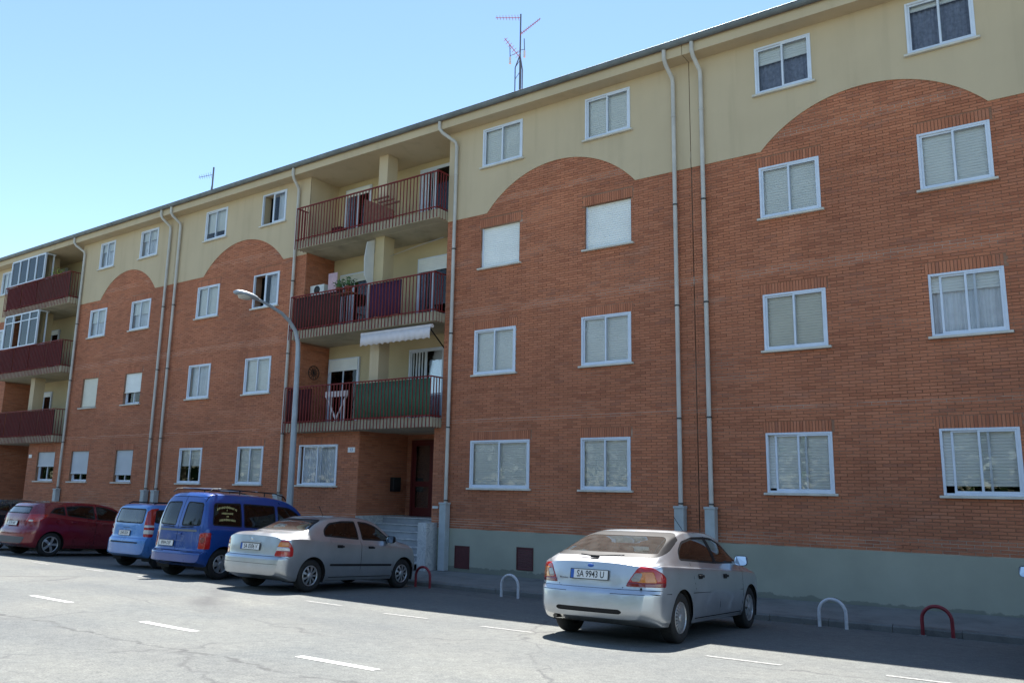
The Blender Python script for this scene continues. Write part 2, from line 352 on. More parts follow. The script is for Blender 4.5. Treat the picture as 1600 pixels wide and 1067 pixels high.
for i in range(50):
    x0 = -45 + 0.96*i; x1 = x0 + 0.952; j = RNG.uniform(-0.006, 0.006); zt = 0.006*RNG.uniform(-1, 1)
    za, zb = pave_z(x0, KERB_Y+0.13)+zt, pave_z(x1, KERB_Y+0.13)+zt*0.4; k0 = KERB_Y + j; m_ = MB()
    m_.add([(x0,k0,za-0.3),(x1,k0,zb-0.3),(x1,KERB_Y+0.129,zb-0.3),(x0,KERB_Y+0.129,za-0.3),(x0,k0,za-0.028),(x1,k0,zb-0.028),(x0,k0+0.025,za+0.002),(x1,k0+0.025,zb+0.002),(x0,KERB_Y+0.129,za+0.003),(x1,KERB_Y+0.129,zb+0.003)],
           [(0,1,5,4),(4,5,7,6),(6,7,9,8),(2,3,8,9),(0,4,6,8,3),(1,2,9,7,5)])
    part('kerb_stone', m_, 'kerb', kr)
def road_strip(x0, x1, y0, y1, h=0.004):
    m_ = MB(); n = max(1, int((x1-x0)/0.3))
    for i in range(n):
        a, b = x0+(x1-x0)*i/n, x0+(x1-x0)*(i+1)/n
        m_.quad((a,y0,road_z(a,y0)+h), (b,y0,road_z(b,y0)+h), (b,y1,road_z(b,y1)+h), (a,y1,road_z(a,y1)+h))
    return m_
for (x0, x1, yc) in [(-22.4,-21.2,-9.5), (-18.4,-17.2,-9.7), (-13.3,-12.15,-9.92), (-9.78,-8.66,-10.24), (-6.5,-5.45,-10.56), (-3.0,-1.9,-10.7)]:
    struct('lane_dash', road_strip(x0, x1, yc-0.055, yc+0.055), 'road_paint')
for (x0, x1, yc) in [(-20.9,-20.1,-6.4), (-18.6,-17.8,-6.35), (-16.4,-15.6,-6.4), (-10.98,-10.1,-6.6), (-8.98,-8.1,-6.8), (-7.05,-6.2,-6.9), (-3.75,-2.9,-7.05), (-1.9,-1.1,-6.85)]:
    struct('bay_mark', road_strip(x0, x1, yc-0.045, yc+0.045), 'faded_paint')

# ------------------------------------------------------------------ apartment blocks
ZP, ZL, ZS = 1.02, 9.12, 11.66            # plinth top, brick / render line, soffit
CAMV = Vector(CAM)
def arch_z(x, arches):
    for (a, b, h) in arches:
        if a < x < b:
            w = (b-a)/2; c = (a+b)/2; r = (w*w+h*h)/(2*h)
            return ZL + math.sqrt(max(0, r*r-(x-c)**2)) - (r-h)
    return ZL
BRV = [(0,0,0),(1,0,0),(1,0,1),(0,0,1)]
def add_brick(mb, P, ua, ub, za, zb, front, depth=0.011):
    """one brick: front face plus four sides; P maps (u, d, z) to the world, d measured inwards"""
    f = front; c = 0.0015
    vs = [P(ua+c, f, za+c), P(ub-c, f, za+c), P(ub-c, f, zb-c), P(ua+c, f, zb-c), P(ua, depth+0.004, za), P(ub, depth+0.004, za), P(ub, depth+0.004, zb), P(ua, depth+0.004, zb)]
    mb.add(vs, [(0,1,2,3), (4,5,1,0), (5,6,2,1), (6,7,3,2), (7,4,0,3)])
def lay_bricks(x0, x1, z0, z1, holes, top=None, seed=0):
    """list of (ua, ub, za, zb): running bond clipped to the openings"""
    out = []; rg = np.random.default_rng(seed); k = 0; z = z0
    while z < z1 - 0.02:
        zc = z + 0.025; off = (k % 2)*0.125 + 0.02*rg.uniform(-1, 1)*0.2
        segs = [(x0, x1)]
        for (a, b, c, d) in holes:
            if c - 0.012 < zc < d + 0.012:
                ns = []
                for (p, q) in segs:
                    if b <= p or a >= q: ns.append((p, q)); continue
                    if a > p: ns.append((p, a))
                    if b < q: ns.append((b, q))
                segs = ns
        for (p, q) in segs:
            n0 = math.floor((p - off)/0.25); u = off + n0*0.25
            while u < q:
                a, b = max(u, p), min(u+0.24, q)
                if b - a > 0.025 and (top is None or z < max(top(a), top(b))): out.append((a, b, z, z+0.05))
                u += 0.25
        z += 0.06; k += 1
    return out
class Facade:
    def __init__(s, root, x0, x1, arches, singles):
        s.root, s.x0, s.x1, s.arches, s.singles = root, x0, x1, arches, singles
        s.open = []; s.soldier = []; s.bay = []
    def finish(s):
        rt = s.root; x0, x1 = s.x0, s.x1
        holes = s.open + s.bay
        # mortar bed with the openings cut out, reveals and dark rooms behind
        m = MB(); xs = sorted({x0, x1} | {v for o in holes for v in o[:2]}); zs = sorted({-0.4, ZP, ZS+0.35} | {v for o in holes for v in o[2:4]})
        for i in range(len(xs)-1):
            for j in range(len(zs)-1):
                cx, cz = (xs[i]+xs[i+1])/2, (zs[j]+zs[j+1])/2
                if any(a < cx < b and c < cz < d for (a, b, c, d) in holes): continue
                m.quad((xs[i],0.011,zs[j]), (xs[i+1],0.011,zs[j]), (xs[i+1],0.011,zs[j+1]), (xs[i],0.011,zs[j+1]))
        for (a, b, c, d) in s.open:
            D = 0.30; y0 = -0.014 if c > ZL+1 else 0.0; mi = 2 if c > ZL+1 else 0
            m.quad((a,y0,c),(a,D,c),(a,D,d),(a,y0,d), mi); m.quad((b,D,c),(b,y0,c),(b,y0,d),(b,D,d), mi)
            m.quad((a,y0,d),(a,D,d),(b,D,d),(b,y0,d), mi); m.quad((a,D,c),(a,y0,c),(b,y0,c),(b,D,c), mi)
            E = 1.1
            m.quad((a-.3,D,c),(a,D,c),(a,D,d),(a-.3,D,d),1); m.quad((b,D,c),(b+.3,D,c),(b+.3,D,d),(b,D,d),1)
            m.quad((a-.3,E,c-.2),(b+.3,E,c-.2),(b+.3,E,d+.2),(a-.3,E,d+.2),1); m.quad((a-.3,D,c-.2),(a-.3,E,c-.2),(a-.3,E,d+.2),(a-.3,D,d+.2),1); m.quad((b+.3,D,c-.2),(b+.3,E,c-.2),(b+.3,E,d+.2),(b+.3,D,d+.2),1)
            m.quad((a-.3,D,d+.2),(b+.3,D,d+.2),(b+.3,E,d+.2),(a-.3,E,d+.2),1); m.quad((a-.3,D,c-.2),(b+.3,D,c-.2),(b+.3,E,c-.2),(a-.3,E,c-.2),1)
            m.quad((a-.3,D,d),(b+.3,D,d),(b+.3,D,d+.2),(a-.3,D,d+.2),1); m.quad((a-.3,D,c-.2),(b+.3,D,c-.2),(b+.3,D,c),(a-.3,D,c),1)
        # rest of the volume
        for q in (((x0,0.011,-.4),(x0,10,-.4),(x0,10,ZS+.35),(x0,0.011,ZS+.35)), ((x1,10,-.4),(x1,0.011,-.4),(x1,0.011,ZS+.35),(x1,10,ZS+.35)), ((x1,10,-.4),(x0,10,-.4),(x0,10,ZS+.35),(x1,10,ZS+.35))): m.quad(*q)
        wall = part('wall', m, ['mortar', 'dark_room', 'stucco'], rt)
        # bricks
        top = lambda x: arch_z(x, s.arches) + 0.01
        bl = lay_bricks(x0+0.006, x1-0.006, ZP+0.012, ZL+1.05, [(a-0.004, b+0.004, c, d) for (a,b,c,d) in holes] + s.soldier, top, int(abs(x0)*10))
        for (a, b, c, d) in s.soldier:
            u = a + 0.005
            while u + 0.05 <= b + 0.001: bl.append((u, u+0.05, c+0.004, d-0.006)); u += 0.06
        # the bricks that show largest are pieces of their own
        def size(q):
            X = Vector(((q[0]+q[1])/2, 0, (q[2]+q[3])/2)) - CAMV; de = X.dot(Fv)
            if de <= 0: return 0
            u = 800 + 1269.3*X.dot(R2)/de; v = 533.5 - 1269.3*X.dot(U2)/de
            if not (0 < u < 1600 and 0 < v < 1067) or (850 < u < 1190 and v > 825): return 0
            return (q[1]-q[0])*(q[3]-q[2])/de**2
        order = sorted(range(len(bl)), key=lambda i: -size(bl[i])); single = set(order[:s.singles])
        P = lambda u, d, z: (u, d, z)
        big = MB(); cache = {}
        og = org(wall)
        for i, (a, b, c, d) in enumerate(bl):
            fr = float(RNG.uniform(-0.0015, 0.0018))
            if i in single:
                key = (round(b-a, 3), round(d-c, 3))
                if key not in cache:
                    t = MB(); add_brick(t, P, 0, key[0], 0, key[1], 0.0); cache[key] = t.mesh('brick', 'brick_single')
                o = bpy.data.objects.new('brick', cache[key]); o.location = Vector((a, fr, c)) - og; link(o, wall)
            else: add_brick(big, P, a, b, c, d, fr)
        part('brickwork', big, 'brick', wall, kind='stuff')
        # smooth cream render with the round-arched lower edge, standing proud of the brick
        m = MB(); brk = {x0, x1}; coats = [m]; had = False
        for (a, b, h) in s.arches:
            for i in range(49): brk.add(a + (b-a)*i/48)
        for o in holes:
            if o[3] > ZL: brk |= set(o[:2])
        brk = sorted(v for v in brk if x0 <= v <= x1); yf = -0.016
        for i in range(len(brk)-1):
            a, b = brk[i], brk[i+1]; xc = (a+b)/2
            za, zb = arch_z(a, s.arches), arch_z(b, s.arches)
            hs = sorted([(o[2], o[3]) for o in holes if o[0] < xc < o[1] and o[3] > ZL]); lo = (za, zb)
            bay = [h for h in hs if h[0] < ZL]
            if bay:
                if not had: m = MB(); coats.append(m); had = True
                continue
            for (c, d) in hs + [(ZS+0.02, 99)]:
                m.quad((a,yf,lo[0]), (b,yf,lo[1]), (b,yf,c), (a,yf,c)); lo = (d, d)
            m.quad((a,yf,za), (a,0.012,za), (b,0.012,zb), (b,yf,zb))
        for m in coats:
            if m.f: part('render_coat', m, 'stucco', rt)
        # plinth
        m = MB(); segs = [(x0, x1)]
        for (a, b, c, d) in holes:
            if c < 0.5:
                segs = [r for (p, q) in segs for r in (((p, a), (b, q)) if a > p and b < q else (((p, q),)))]
        for (p, q) in segs: m = MB(); m.box(p, q, -0.022, 0.01, -0.4, ZP); part('plinth', m, 'plinth', rt)
        # cornice, gutter, roof
        m = MB(); m.box(x0, x1, -0.40, 0.0, ZS, ZS+0.24); part('cornice', m, 'stucco', rt)
        ro = MB(); ro.quad((x0,-0.46,ZS+.30),(x1,-0.46,ZS+.30),(x1,5,ZS+1.75),(x0,5,ZS+1.75)); ro.quad((x0,5,ZS+1.75),(x1,5,ZS+1.75),(x1,10.4,ZS+.25),(x0,10.4,ZS+.25))
        ro.quad((x0,-0.46,ZS+.245),(x1,-0.46,ZS+.245),(x1,-0.46,ZS+.30),(x0,-0.46,ZS+.30)); ro.quad((x0,-0.46,ZS+.245),(x1,-0.46,ZS+.245),(x1,0.1,ZS+.245),(x0,0.1,ZS+.245))
        for xx in (x0, x1): ro.add([(xx,0,ZS+.2),(xx,10,ZS+.2),(xx,5,ZS+1.72)], [(0,1,2)])
        roof = part('roof', ro, 'roof_tile', rt)
        g = MB(); n = 8; x = x0
        while x < x1 - 0.1:
            xb = min(x+2.0, x1)
            for k in range(n):
                t0, t1 = math.pi*k/n, math.pi*(k+1)/n
                p0, p1 = [(-0.47 - 0.075*math.cos(t), ZS+0.32 - 0.105*math.sin(t)) for t in (t0, t1)]
                g.quad((x,p0[0],p0[1]), (xb,p0[0],p0[1]), (xb,p1[0],p1[1]), (x,p1[0],p1[1]))
            for k in range(n):
                t0, t1 = math.pi*k/n, math.pi*(k+1)/n
                p0, p1 = [(-0.47 - 0.083*math.cos(t), ZS+0.325 - 0.113*math.sin(t)) for t in (t0, t1)]
                g.quad((x-.02,p0[0],p0[1]), (x+.02,p0[0],p0[1]), (x+.02,p1[0],p1[1]), (x-.02,p1[0],p1[1]))
            g.tube([(x,-0.545,ZS+.325),(xb,-0.545,ZS+.325)], 0.011, 6)
            x = xb
        part('gutter', g, 'gutter', roof)
        return wall
def shutter_mesh(x0, x1, zt, zb, y, mat, parent):
    m = MB(); z = zt; p = 0.055; g = 0.007
    while z > zb + 0.01:
        a = max(z-p, zb)
        m.quad((x0,y,a+g), (x1,y,a+g), (x1,y+.002,z), (x0,y+.002,z)); m.quad((x0,y+.012,a), (x1,y+.012,a), (x1,y,a+g), (x0,y,a+g)); m.quad((x0,y+.002,a), (x1,y+.002,a), (x1,y+.012,a), (x0,y+.012,a)); z = a
    m.box(x0, x1, y-0.01, y+0.014, zb-0.02, zb+0.025)
    return part('shutter', m, mat, parent)
def curtain_mesh(x0, x1, z0, z1, y, mat, parent, amp=0.018, pitch=0.11, name='curtain'):
    m = MB(); n = max(8, int((x1-x0)/0.018)); vs = []; ph = random.uniform(0, 6)
    for i in range(n+1):
        x = x0 + (x1-x0)*i/n; t = x/pitch*2*math.pi + ph; w = amp*(math.sin(t) + 0.4*math.sin(2.3*t+1))
        vs += [(x, y+w*0.7, z1), (x + 0.006*math.sin(1.7*t), y+w, (z0+z1)/2), (x, y+w*1.15, z0)]
    fs = [(3*i+k, 3*i+3+k, 3*i+4+k, 3*i+1+k) for i in range(n) for k in (0, 1)]
    m.add(vs, fs, 0, True); return part(name, m, mat, parent)
def window(F, x0, x1, z0, z1, s=1.0, curtain=None, outer=True, slid=False, openl=False, shut='shutter', soldier=True, label=None, wall_y=0.0, reg=True):
    """aluminium sliding window: frame (the part), two sashes, panes, roller shutter, curtain, sill"""
    if reg: F.open.append((x0, x1, z0, z1))
    if soldier and z1 < 9: F.soldier.append((x0-0.06, x1+0.06, z1+0.001, z1+0.241))
    st = -0.016 if z0 > ZL else 0.0; dy = wall_y + st
    yo = dy - 0.022 if outer else dy + 0.10
    w = 0.042; e = 0.012 if outer else -0.002
    m = MB(); X0, X1, Z0, Z1 = x0-e, x1+e, z0-0.003, z1+e
    for b in ((X0, X0+w, Z0, Z1), (X1-w, X1, Z0, Z1), (X0+w, X1-w, Z0, Z0+w), (X0+w, X1-w, Z1-w, Z1)): m.box(b[0], b[1], yo, yo+0.075, b[2], b[3])
    win = part('window', m, 'white_alu', F.root, label); bevel(win, 0.004, 1)
    xm = (x0+x1)/2; t = 0.038; ix0, ix1, iz0, iz1 = X0+w, X1-w, Z0+w, Z1-w
    a0 = ix0 + (0.13 if slid else 0.0)
    if openl: a0 = ix0 + (ix1-ix0)*0.42
    sash = [(a0, a0 + (xm - ix0) + t*0.6, yo+0.038, 0.028), (xm - t*0.6, ix1, yo+0.008, 0.028)]
    for (a, b, y, d) in sash:
        b = min(b, ix1)
        q = MB()
        for c in ((a, a+t, iz0, iz1), (b-t, b, iz0, iz1), (a+t, b-t, iz0, iz0+t), (a+t, b-t, iz1-t*0.8, iz1)): q.box(c[0], c[1], y, y+d, c[2], c[3])
        part('sash', q, 'white_alu', win)
        g = MB(); g.quad((a+t,y+d/2,iz0+t),(b-t,y+d/2,iz0+t),(b-t,y+d/2,iz1-t*0.8),(a+t,y+d/2,iz1-t*0.8)); part('pane', g, 'window_glass', win)
    ys = dy + (0.10 if outer else 0.055)
    if s > 0.02: shutter_mesh(x0+0.004, x1-0.004, z1-0.002, z1-0.004-(z1-z0-0.03)*s, ys, shut, win)
    if curtain:
        if openl: curtain_mesh(xm+0.02, x1-0.02, z0+0.02, z1-0.02, dy+0.17, curtain, win)
        else: curtain_mesh(x0+0.02, x1-0.02, z0+0.02, z1-0.02, dy+0.17, curtain, win)
    q = MB(); q.box(x0-0.075, x1+0.075, dy-0.075, dy+0.09 if not outer else dy+0.002, z0-0.05, z0-0.004); bevel(part('sill', q, 'sill_stone', win), 0.006, 1)
    return win
def bare_shutter(F, x0, x1, z0, z1, mat='shutter'):
    F.open.append((x0, x1, z0, z1)); F.soldier.append((x0-0.06, x1+0.06, z1+0.001, z1+0.241))
    m = MB()
    for b in ((x0+.001, x0+0.03), (x1-0.03, x1-.001)): m.box(b[0], b[1], 0.05, 0.13, z0, z1)
    win = part('window', m, 'white_alu', F.root); shutter_mesh(x0+0.028, x1-0.028, z1-0.002, z0+0.03, 0.085, mat, win)
    q = MB(); q.box(x0-0.075, x1+0.075, -0.075, 0.12, z0-0.05, z0-0.004); bevel(part('sill', q, 'sill_stone', win), 0.006, 1)
def downpipe(F, x, ztop=11.95, zbox=1.72, off=0.0, zfoot=0.0, side=0):
    m = MB(); yy = -0.085
    m.tube([(x+side*0.0-off,-0.44,ZS+.24), (x-off,-0.44,ZS+0.02), (x-off*0.8,-0.38,ZS-0.10), (x-off*0.1,yy-.02,ZS-0.32), (x,yy,ZS-0.45), (x,yy,zbox)], 0.047, 12)
    p = part('downpipe', m, 'pipe', F.root)
    for zc in (3.55, 6.0, 8.3, 10.4, zbox+0.05):
        c = MB(); c.lathe([(0.048,zc-.016),(0.057,zc-.016),(0.057,zc+.016),(0.048,zc+.016)], (x,yy,0), 'z', 14); c.box(x-.012, x+.012, yy, -0.001, zc-.01, zc+.01); part('clamp', c, 'clamp' if zc != 10.4 else 'pipe', p)
    b = MB(); b.box(x-0.105, x+0.105, -0.205, -0.0235, zfoot, zbox-0.05); b.box(x-0.12, x+0.12, -0.22, -0.0225, zbox-0.052, zbox); bevel(part('pipe_guard', b, 'pipe_box', p), 0.01, 2)
    return p
def railing(F, xl, xr, zb, zt, y, name_parent, panel=None, ysd=0.0):
    m = MB(); m.box(xl-.02, xr+.02, y-.025, y+.02, zt-.03, zt); m.box(xl, xr, y-.008, y+.012, zb+.29, zb+.32)
    for xx in (xl, xr): m.box(xx-.02, xx+.02, y+.021, ysd, zt-.03, zt); m.box(xx-.01, xx+.01, y+.0125, ysd, zb+.29, zb+.32)
    r = part('railing', m, 'rail_red', F.root)
    n = int(round((xr-xl)/0.125)); t = MB(); t.box(-.0115, .0115, -.009, .009, 0, zt-zb-.031); me = t.mesh('baluster', 'rail_red'); og = org(r)
    for i in range(n+1):
        o = bpy.data.objects.new('baluster', me); o.location = Vector((xl+(xr-xl)*i/n, y-.018, zb)) - og; link(o, r)
    k = max(1, int((ysd-y)/0.13))
    for xx in (xl, xr):
        for j in range(1, k+1):
            o = bpy.data.objects.new('baluster', me); o.location = Vector((xx, y+(ysd-y)*j/(k+1), zb)) - og; link(o, r)
    return r
def glazed_door(F, x0, x1, z0, z1, y, s=0.0, curtain='curtain_white', shut='shutter', dark=False):
    m = MB(); w = 0.05
    for b in ((x0, x0+w, z0, z1), (x1-w, x1, z0, z1), (x0+w, x1-w, z0, z0+w), (x0+w, x1-w, z1-w, z1)): m.box(b[0], b[1], y-0.06, y-0.003, b[2], b[3])
    d = part('balcony_door', m, 'white_alu', F.root); xm = (x0+x1)/2
    for (a, b, yy) in ((x0+w, xm+.025, y-.03), (xm-.025, x1-w, y-.056)):
        q = MB()
        for c in ((a, a+.045, z0+w, z1-w), (b-.045, b, z0+w, z1-w), (a+.045, b-.045, z0+w, z0+w+.06), (a+.045, b-.045, z1-w-.045, z1-w)): q.box(c[0], c[1], yy, yy+.024, c[2], c[3])
        part('sash', q, 'white_alu', d); g = MB(); g.box(a+.045, b-.045, yy+.01, yy+.014, z0+w+.06, z1-w-.045); part('pane', g, 'window_glass', d)
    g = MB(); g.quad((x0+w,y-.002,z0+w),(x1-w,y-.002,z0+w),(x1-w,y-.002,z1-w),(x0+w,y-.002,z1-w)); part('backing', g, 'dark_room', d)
    if curtain: curtain_mesh(x0+w+.01, x1-w-.01, z0+w, z1-w, y-.016, curtain, d, 0.004)
    if s: shutter_mesh(x0+w, x1-w, z1-.04, z1-(z1-z0)*s, y-.075, shut, d)
    return d
SLABS = [3.55, 6.33, 9.16]                 # undersides of the three balconies
def loggia(F, xl, xr, gl, gr, mir=False, wl='cream_paint'):
    """recess of three balconies; gl..gr is the stretch of ground floor wall under it, the rest is the porch"""
    rt = F.root; D = 1.15
    F.bay.append((xl, xr, SLABS[0]+0.02, ZS))
    m = MB()
    z0 = SLABS[0]+0.02
    m.quad((xl,D,z0),(xr,D,z0),(xr,D,ZS),(xl,D,ZS),0)
    for xx, sgn in ((xl, 1), (xr, -1)):
        zl = [z0, 9.16, ZS]
        m.quad((xx,0.0,zl[1]),(xx,D,zl[1]),(xx,D,zl[2]),(xx,0.0,zl[2]),1)
        m.quad((xx,0.0,zl[0]),(xx,D,zl[0]),(xx,D,zl[1]),(xx,0.0,zl[1]),2)
    m.quad((xl,0.0,ZS),(xr,0.0,ZS),(xr,D,ZS),(xl,D,ZS),1)
    lw = part('loggia_wall', m, ['cream_paint', 'stucco', 'mortar'], rt)
    q = MB()
    for xx, sg in ((xl, 1), (xr, -1)):
        for (a, b, c, d) in lay_bricks(0.012, D-.004, z0+.25, 9.15, [(-1, 9, SLABS[1]-.03, SLABS[1]+.27)], None, 6): add_brick(q, lambda u, dd, z: (xx+sg*(.011-dd), u, z), a, b, c, d, float(RNG.uniform(-.001, .001)))
    part('brickwork', q, 'brick', lw, kind='stuff')
    xc = (xl+xr)/2 + (0.28 if not mir else -0.28)
    for k, zb in enumerate(SLABS):
        b = MB(); b.box(xl-0.02 if k < 2 else xl-.02, xr-0.01, -0.40, -0.018, zb, zb+0.26); b.box(xl+.001, xr-.011, -0.018, D-.001, zb, zb+0.26)
        bevel(part('balcony_slab', b, 'slab', rt), 0.02, 2)
        railing(F, xl-0.04, xr-0.02, zb-0.01, zb+1.325, -0.435, None)
        p = MB(); p.box(xc-.175, xc+.175, 0.02, 0.44, zb+.262, (SLABS[k+1] if k < 2 else ZS)-.002); part('pillar', p, 'cream_paint' if k == 1 else 'stucco', rt)
    return xc
BG = 'brick and cream render apartment blocks along the street'
H = [1.15, 1.145, 1.10, 1.06]; ZR = [2.035, 4.86, 7.65, 10.42]
def winrow(F, x, w, r, **k): return window(F, x, x+w, ZR[r], ZR[r]+H[r], **k)

# ---- right block
br = thing('apartment_block', 'nearest apartment block at right, brick under cream render with single wide arch', 'building', (-3, 0, 0), BG)
F3 = Facade(br, -6.69, 7.2, [(-5.14, -0.95, 0.93)], 300)
winrow(F3, -5.25, 1.25, 0, s=0.93, slid=True); winrow(F3, -5.20, 1.22, 1, s=1.0, shut='shutter_cream'); winrow(F3, -5.18, 1.2, 2, s=1.0); winrow(F3, -5.18, 1.16, 3, s=0.33, curtain='curtain_blue')
winrow(F3, -2.15, 1.2, 0, s=0.86, slid=True); winrow(F3, -2.14, 1.18, 1, s=0.27, curtain='curtain_white', slid=True); winrow(F3, -2.15, 1.18, 2, s=1.0); winrow(F3, -2.19, 1.14, 3, s=0.12, curtain='curtain_blue')
downpipe(F3, -6.40, off=0.05, zbox=1.73)
loggia(F3, 0.25, 6.2, 0.25, 3.1)
# ---- middle block
bm = thing('apartment_block', 'middle apartment block with three open red-railed balconies and marble entrance steps', 'building', (-16.6, 0, 0), BG)
F2 = Facade(bm, -26.62, -6.705, [(-12.39, -8.08, 1.0), (-24.78, -20.52, 0.98)], 300)
winrow(F2, -9.51, 1.24, 0, s=1.0, soldier=True); winrow(F2, -9.50, 1.27, 1, s=1.0); bare_shutter(F2, -9.42, -8.2, ZR[2], ZR[2]+1.09); winrow(F2, -9.40, 1.2, 3, s=1.0)
winrow(F2, -12.72, 1.77, 0, s=1.0); winrow(F2, -12.68, 1.27, 1, s=1.0); bare_shutter(F2, -12.56, -11.34, ZR[2], ZR[2]+1.09); winrow(F2, -12.55, 1.26, 3, s=1.0)
winrow(F2, -22.10, 1.25, 0, s=0.96); winrow(F2, -22.05, 1.26, 1, s=1.0); winrow(F2, -21.93, 1.26, 2, s=0.0, curtain='curtain_white', openl=True); winrow(F2, -21.75, 1.18, 3, s=0.0, curtain='curtain_white', openl=True)
winrow(F2, -25.25, 1.25, 0, s=0.5, curtain=None); winrow(F2, -25.14, 1.21, 1, s=0.0, curtain='curtain_white'); winrow(F2, -25.02, 1.22, 2, s=0.9); winrow(F2, -24.88, 1.2, 3, s=0.72, openl=False)
downpipe(F2, -7.065, off=0.05, zbox=1.73); downpipe(F2, -13.42, off=0.34, zbox=1.66); downpipe(F2, -19.90, off=-0.1, zbox=1.75); downpipe(F2, -26.35, off=0.12, zbox=1.78)
XL, XR = -19.42, -13.72
PC = loggia(F2, XL, XR, XL, -16.7)
# ground floor room under the balconies and the porch beside it
PORCH = (-16.70, -13.95)
F2.bay.append((PORCH[0], PORCH[1], 0.0, SLABS[0]+0.03))
bw = winrow(F2, -19.17, 1.62, 0, s=0.0, curtain='curtain_white', slid=True)
def porch(F, xa, xb, inner, door_x):
    """recess with brick side walls, marble dado and steps, dark red street door"""
    rt = F.root; D = 2.0; zf = 1.2
    m = MB(); z1 = SLABS[0]+.03
    m.quad((xa,0.011,0),(xa,D,0),(xa,D,z1),(xa,0.011,z1)); m.quad((xb,D,0),(xb,0.011,0),(xb,0.011,z1),(xb,D,z1)); m.quad((xa,D,0),(xb,D,0),(xb,D,z1),(xa,D,z1)); m.quad((xa,0.0,SLABS[0]+.015),(xa,D,SLABS[0]+.015),(xb,D,SLABS[0]+.015),(xb,0.0,SLABS[0]+.015),1)
    w = part('porch_wall', m, ['mortar', 'stucco'], rt)
    q = MB()
    for (a, b, c, d) in lay_bricks(0.012, D, 1.232, SLABS[0], [], None, 3): add_brick(q, lambda u, dd, z: (xa+0.011-dd, u, z), a, b, c, d, float(RNG.uniform(-.001, .001)))
    for (a, b, c, d) in lay_bricks(0.012, D, 1.232, SLABS[0], [], None, 4): add_brick(q, lambda u, dd, z: (xb-0.011+dd, u, z), a, b, c, d, float(RNG.uniform(-.001, .001)))
    for (a, b, c, d) in lay_bricks(xa+.012, xb-.012, 1.232, SLABS[0], [(door_x[0]-.02, door_x[1]+.02, 0, 3.42)], None, 5): add_brick(q, lambda u, dd, z: (u, D-.011+dd, z), a, b, c, d, float(RNG.uniform(-.001, .001)))
    part('brickwork', q, 'brick', w, kind='stuff')
    # marble landing, steps, dado slabs
    for k in range(7):
        s = MB(); zt = zf - 0.172*k; y0 = 1.05 - 0.27*k
        xs0 = xa + .016 if not inner else xa+.016; s.box(xs0, xb-.05, y0-0.02, D-.002 if k == 0 else y0+0.28, zt-.03, zt); st_ = bevel(part('step', s, 'marble', rt), 0.004, 1); s = MB(); s.box(xs0+.002, xb-.052, y0+.015, y0+.03, zt-.172+.0005, zt-.0305); part('riser', s, 'marble_riser_shaded', st_)
    for (y0, y1) in ((0.0, 0.7), (0.705, 1.4), (1.405, 1.98)):
        s = MB(); s.box(xa+.001, xa+.013, y0+.002, y1, 0.0, 1.225); part('marble_slab', s, 'marble', rt)
    s = MB(); s.box(xb-0.049, xb+0.24, -0.45, -0.0235, -0.1, 1.15); bevel(part('cheek_wall', s, 'marble', rt), 0.01, 2)
    # door
    a, b = door_x; m = MB(); zt = 3.40
    for c in ((a, a+.07, zf, zt), (b-.07, b, zf, zt), (a+.07, b-.07, zt-.07, zt), ((a+b)/2-.05, (a+b)/2+.05, zf, zt-.07)): m.box(c[0], c[1], D-.09, D-.003, c[2], c[3])
    d = part('street_door', m, 'door_red', rt); mid = (a+b)/2
    for (p, r) in ((a+.07, mid-.05), (mid+.05, b-.07)):
        l = MB()
        for c in ((p, p+.1, zf+.01, zt-.07), (r-.1, r, zf+.01, zt-.07), (p+.1, r-.1, zf+.01, zf+.25), (p+.1, r-.1, zf+.85, zf+1.0), (p+.1, r-.1, zt-.17, zt-.07)): l.box(c[0], c[1], D-.07, D-.03, c[2], c[3])
        part('leaf', l, 'door_red', d); g = MB(); g.box(p+.1, r-.1, D-.052, D-.048, zf+.25, zf+.85); g.box(p+.1, r-.1, D-.052, D-.048, zf+1.0, zt-.17); part('pane', g, 'window_glass', d)
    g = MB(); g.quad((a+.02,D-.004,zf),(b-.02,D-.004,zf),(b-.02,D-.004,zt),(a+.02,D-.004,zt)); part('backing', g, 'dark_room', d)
porch(F2, PORCH[0], PORCH[1], True, (-16.45, -14.75))
# basement grilles in the plinth
def grille(F, x0, x1, z0, z1, louvre):
    m = MB(); t = .03
    for c in ((x0, x0+t, z0, z1), (x1-t, x1, z0, z1), (x0+t, x1-t, z0, z0+t), (x0+t, x1-t, z1-t, z1)): m.box(c[0], c[1], -.04, -.0225, c[2], c[3])
    g = part('basement_grille', m, 'grille_red', F.root)
    if louvre:
        k = 0; z = z0+t
        while z < z1-t-.02:
            s = MB(); s.add([(x0+t,-.036,z),(x1-t,-.036,z),(x1-t,-.024,z+.045),(x0+t,-.024,z+.045),(x0+t,-.034,z-.004),(x1-t,-.034,z-.004)], [(0,1,2,3),(4,5,1,0)]); part('louvre', s, 'grille_red', g); z += .052
    else:
        s = MB(); s.box(x0+t, x1-t, -.030, -.0226, z0+t, z1-t); part('plate', s, 'grille_red', g)
grille(F2, -13.12, -12.66, 0.08, 0.62, False); grille(F2, -11.25, -10.78, 0.16, 0.68, True)
# house number and doorbell by the porch
q = MB(); q.box(-17.12, -16.84, -.012, -.0005, 2.96, 3.10); pl = part('number_plate', q, 'sign_white', bm)
t = text_mesh('13', 0.12, 'sign_blue', 'number'); o = bpy.data.objects.new('number', t); o.rotation_euler = (R(90), 0, 0); o.location = Vector((-16.98, -.014, 3.03)) - org(pl); link(o, pl)
q = MB(); q.box(-13.90, -13.72, -.03, -.002, 1.50, 1.56); part('doorbell_panel', q, 'ac_white', bm)
q = MB(); q.box(-16.686, -16.55, 1.30, 1.62, 1.9, 2.3); lb = part('letter_box', q, 'black_metal', bm); bevel(lb, .008, 1)
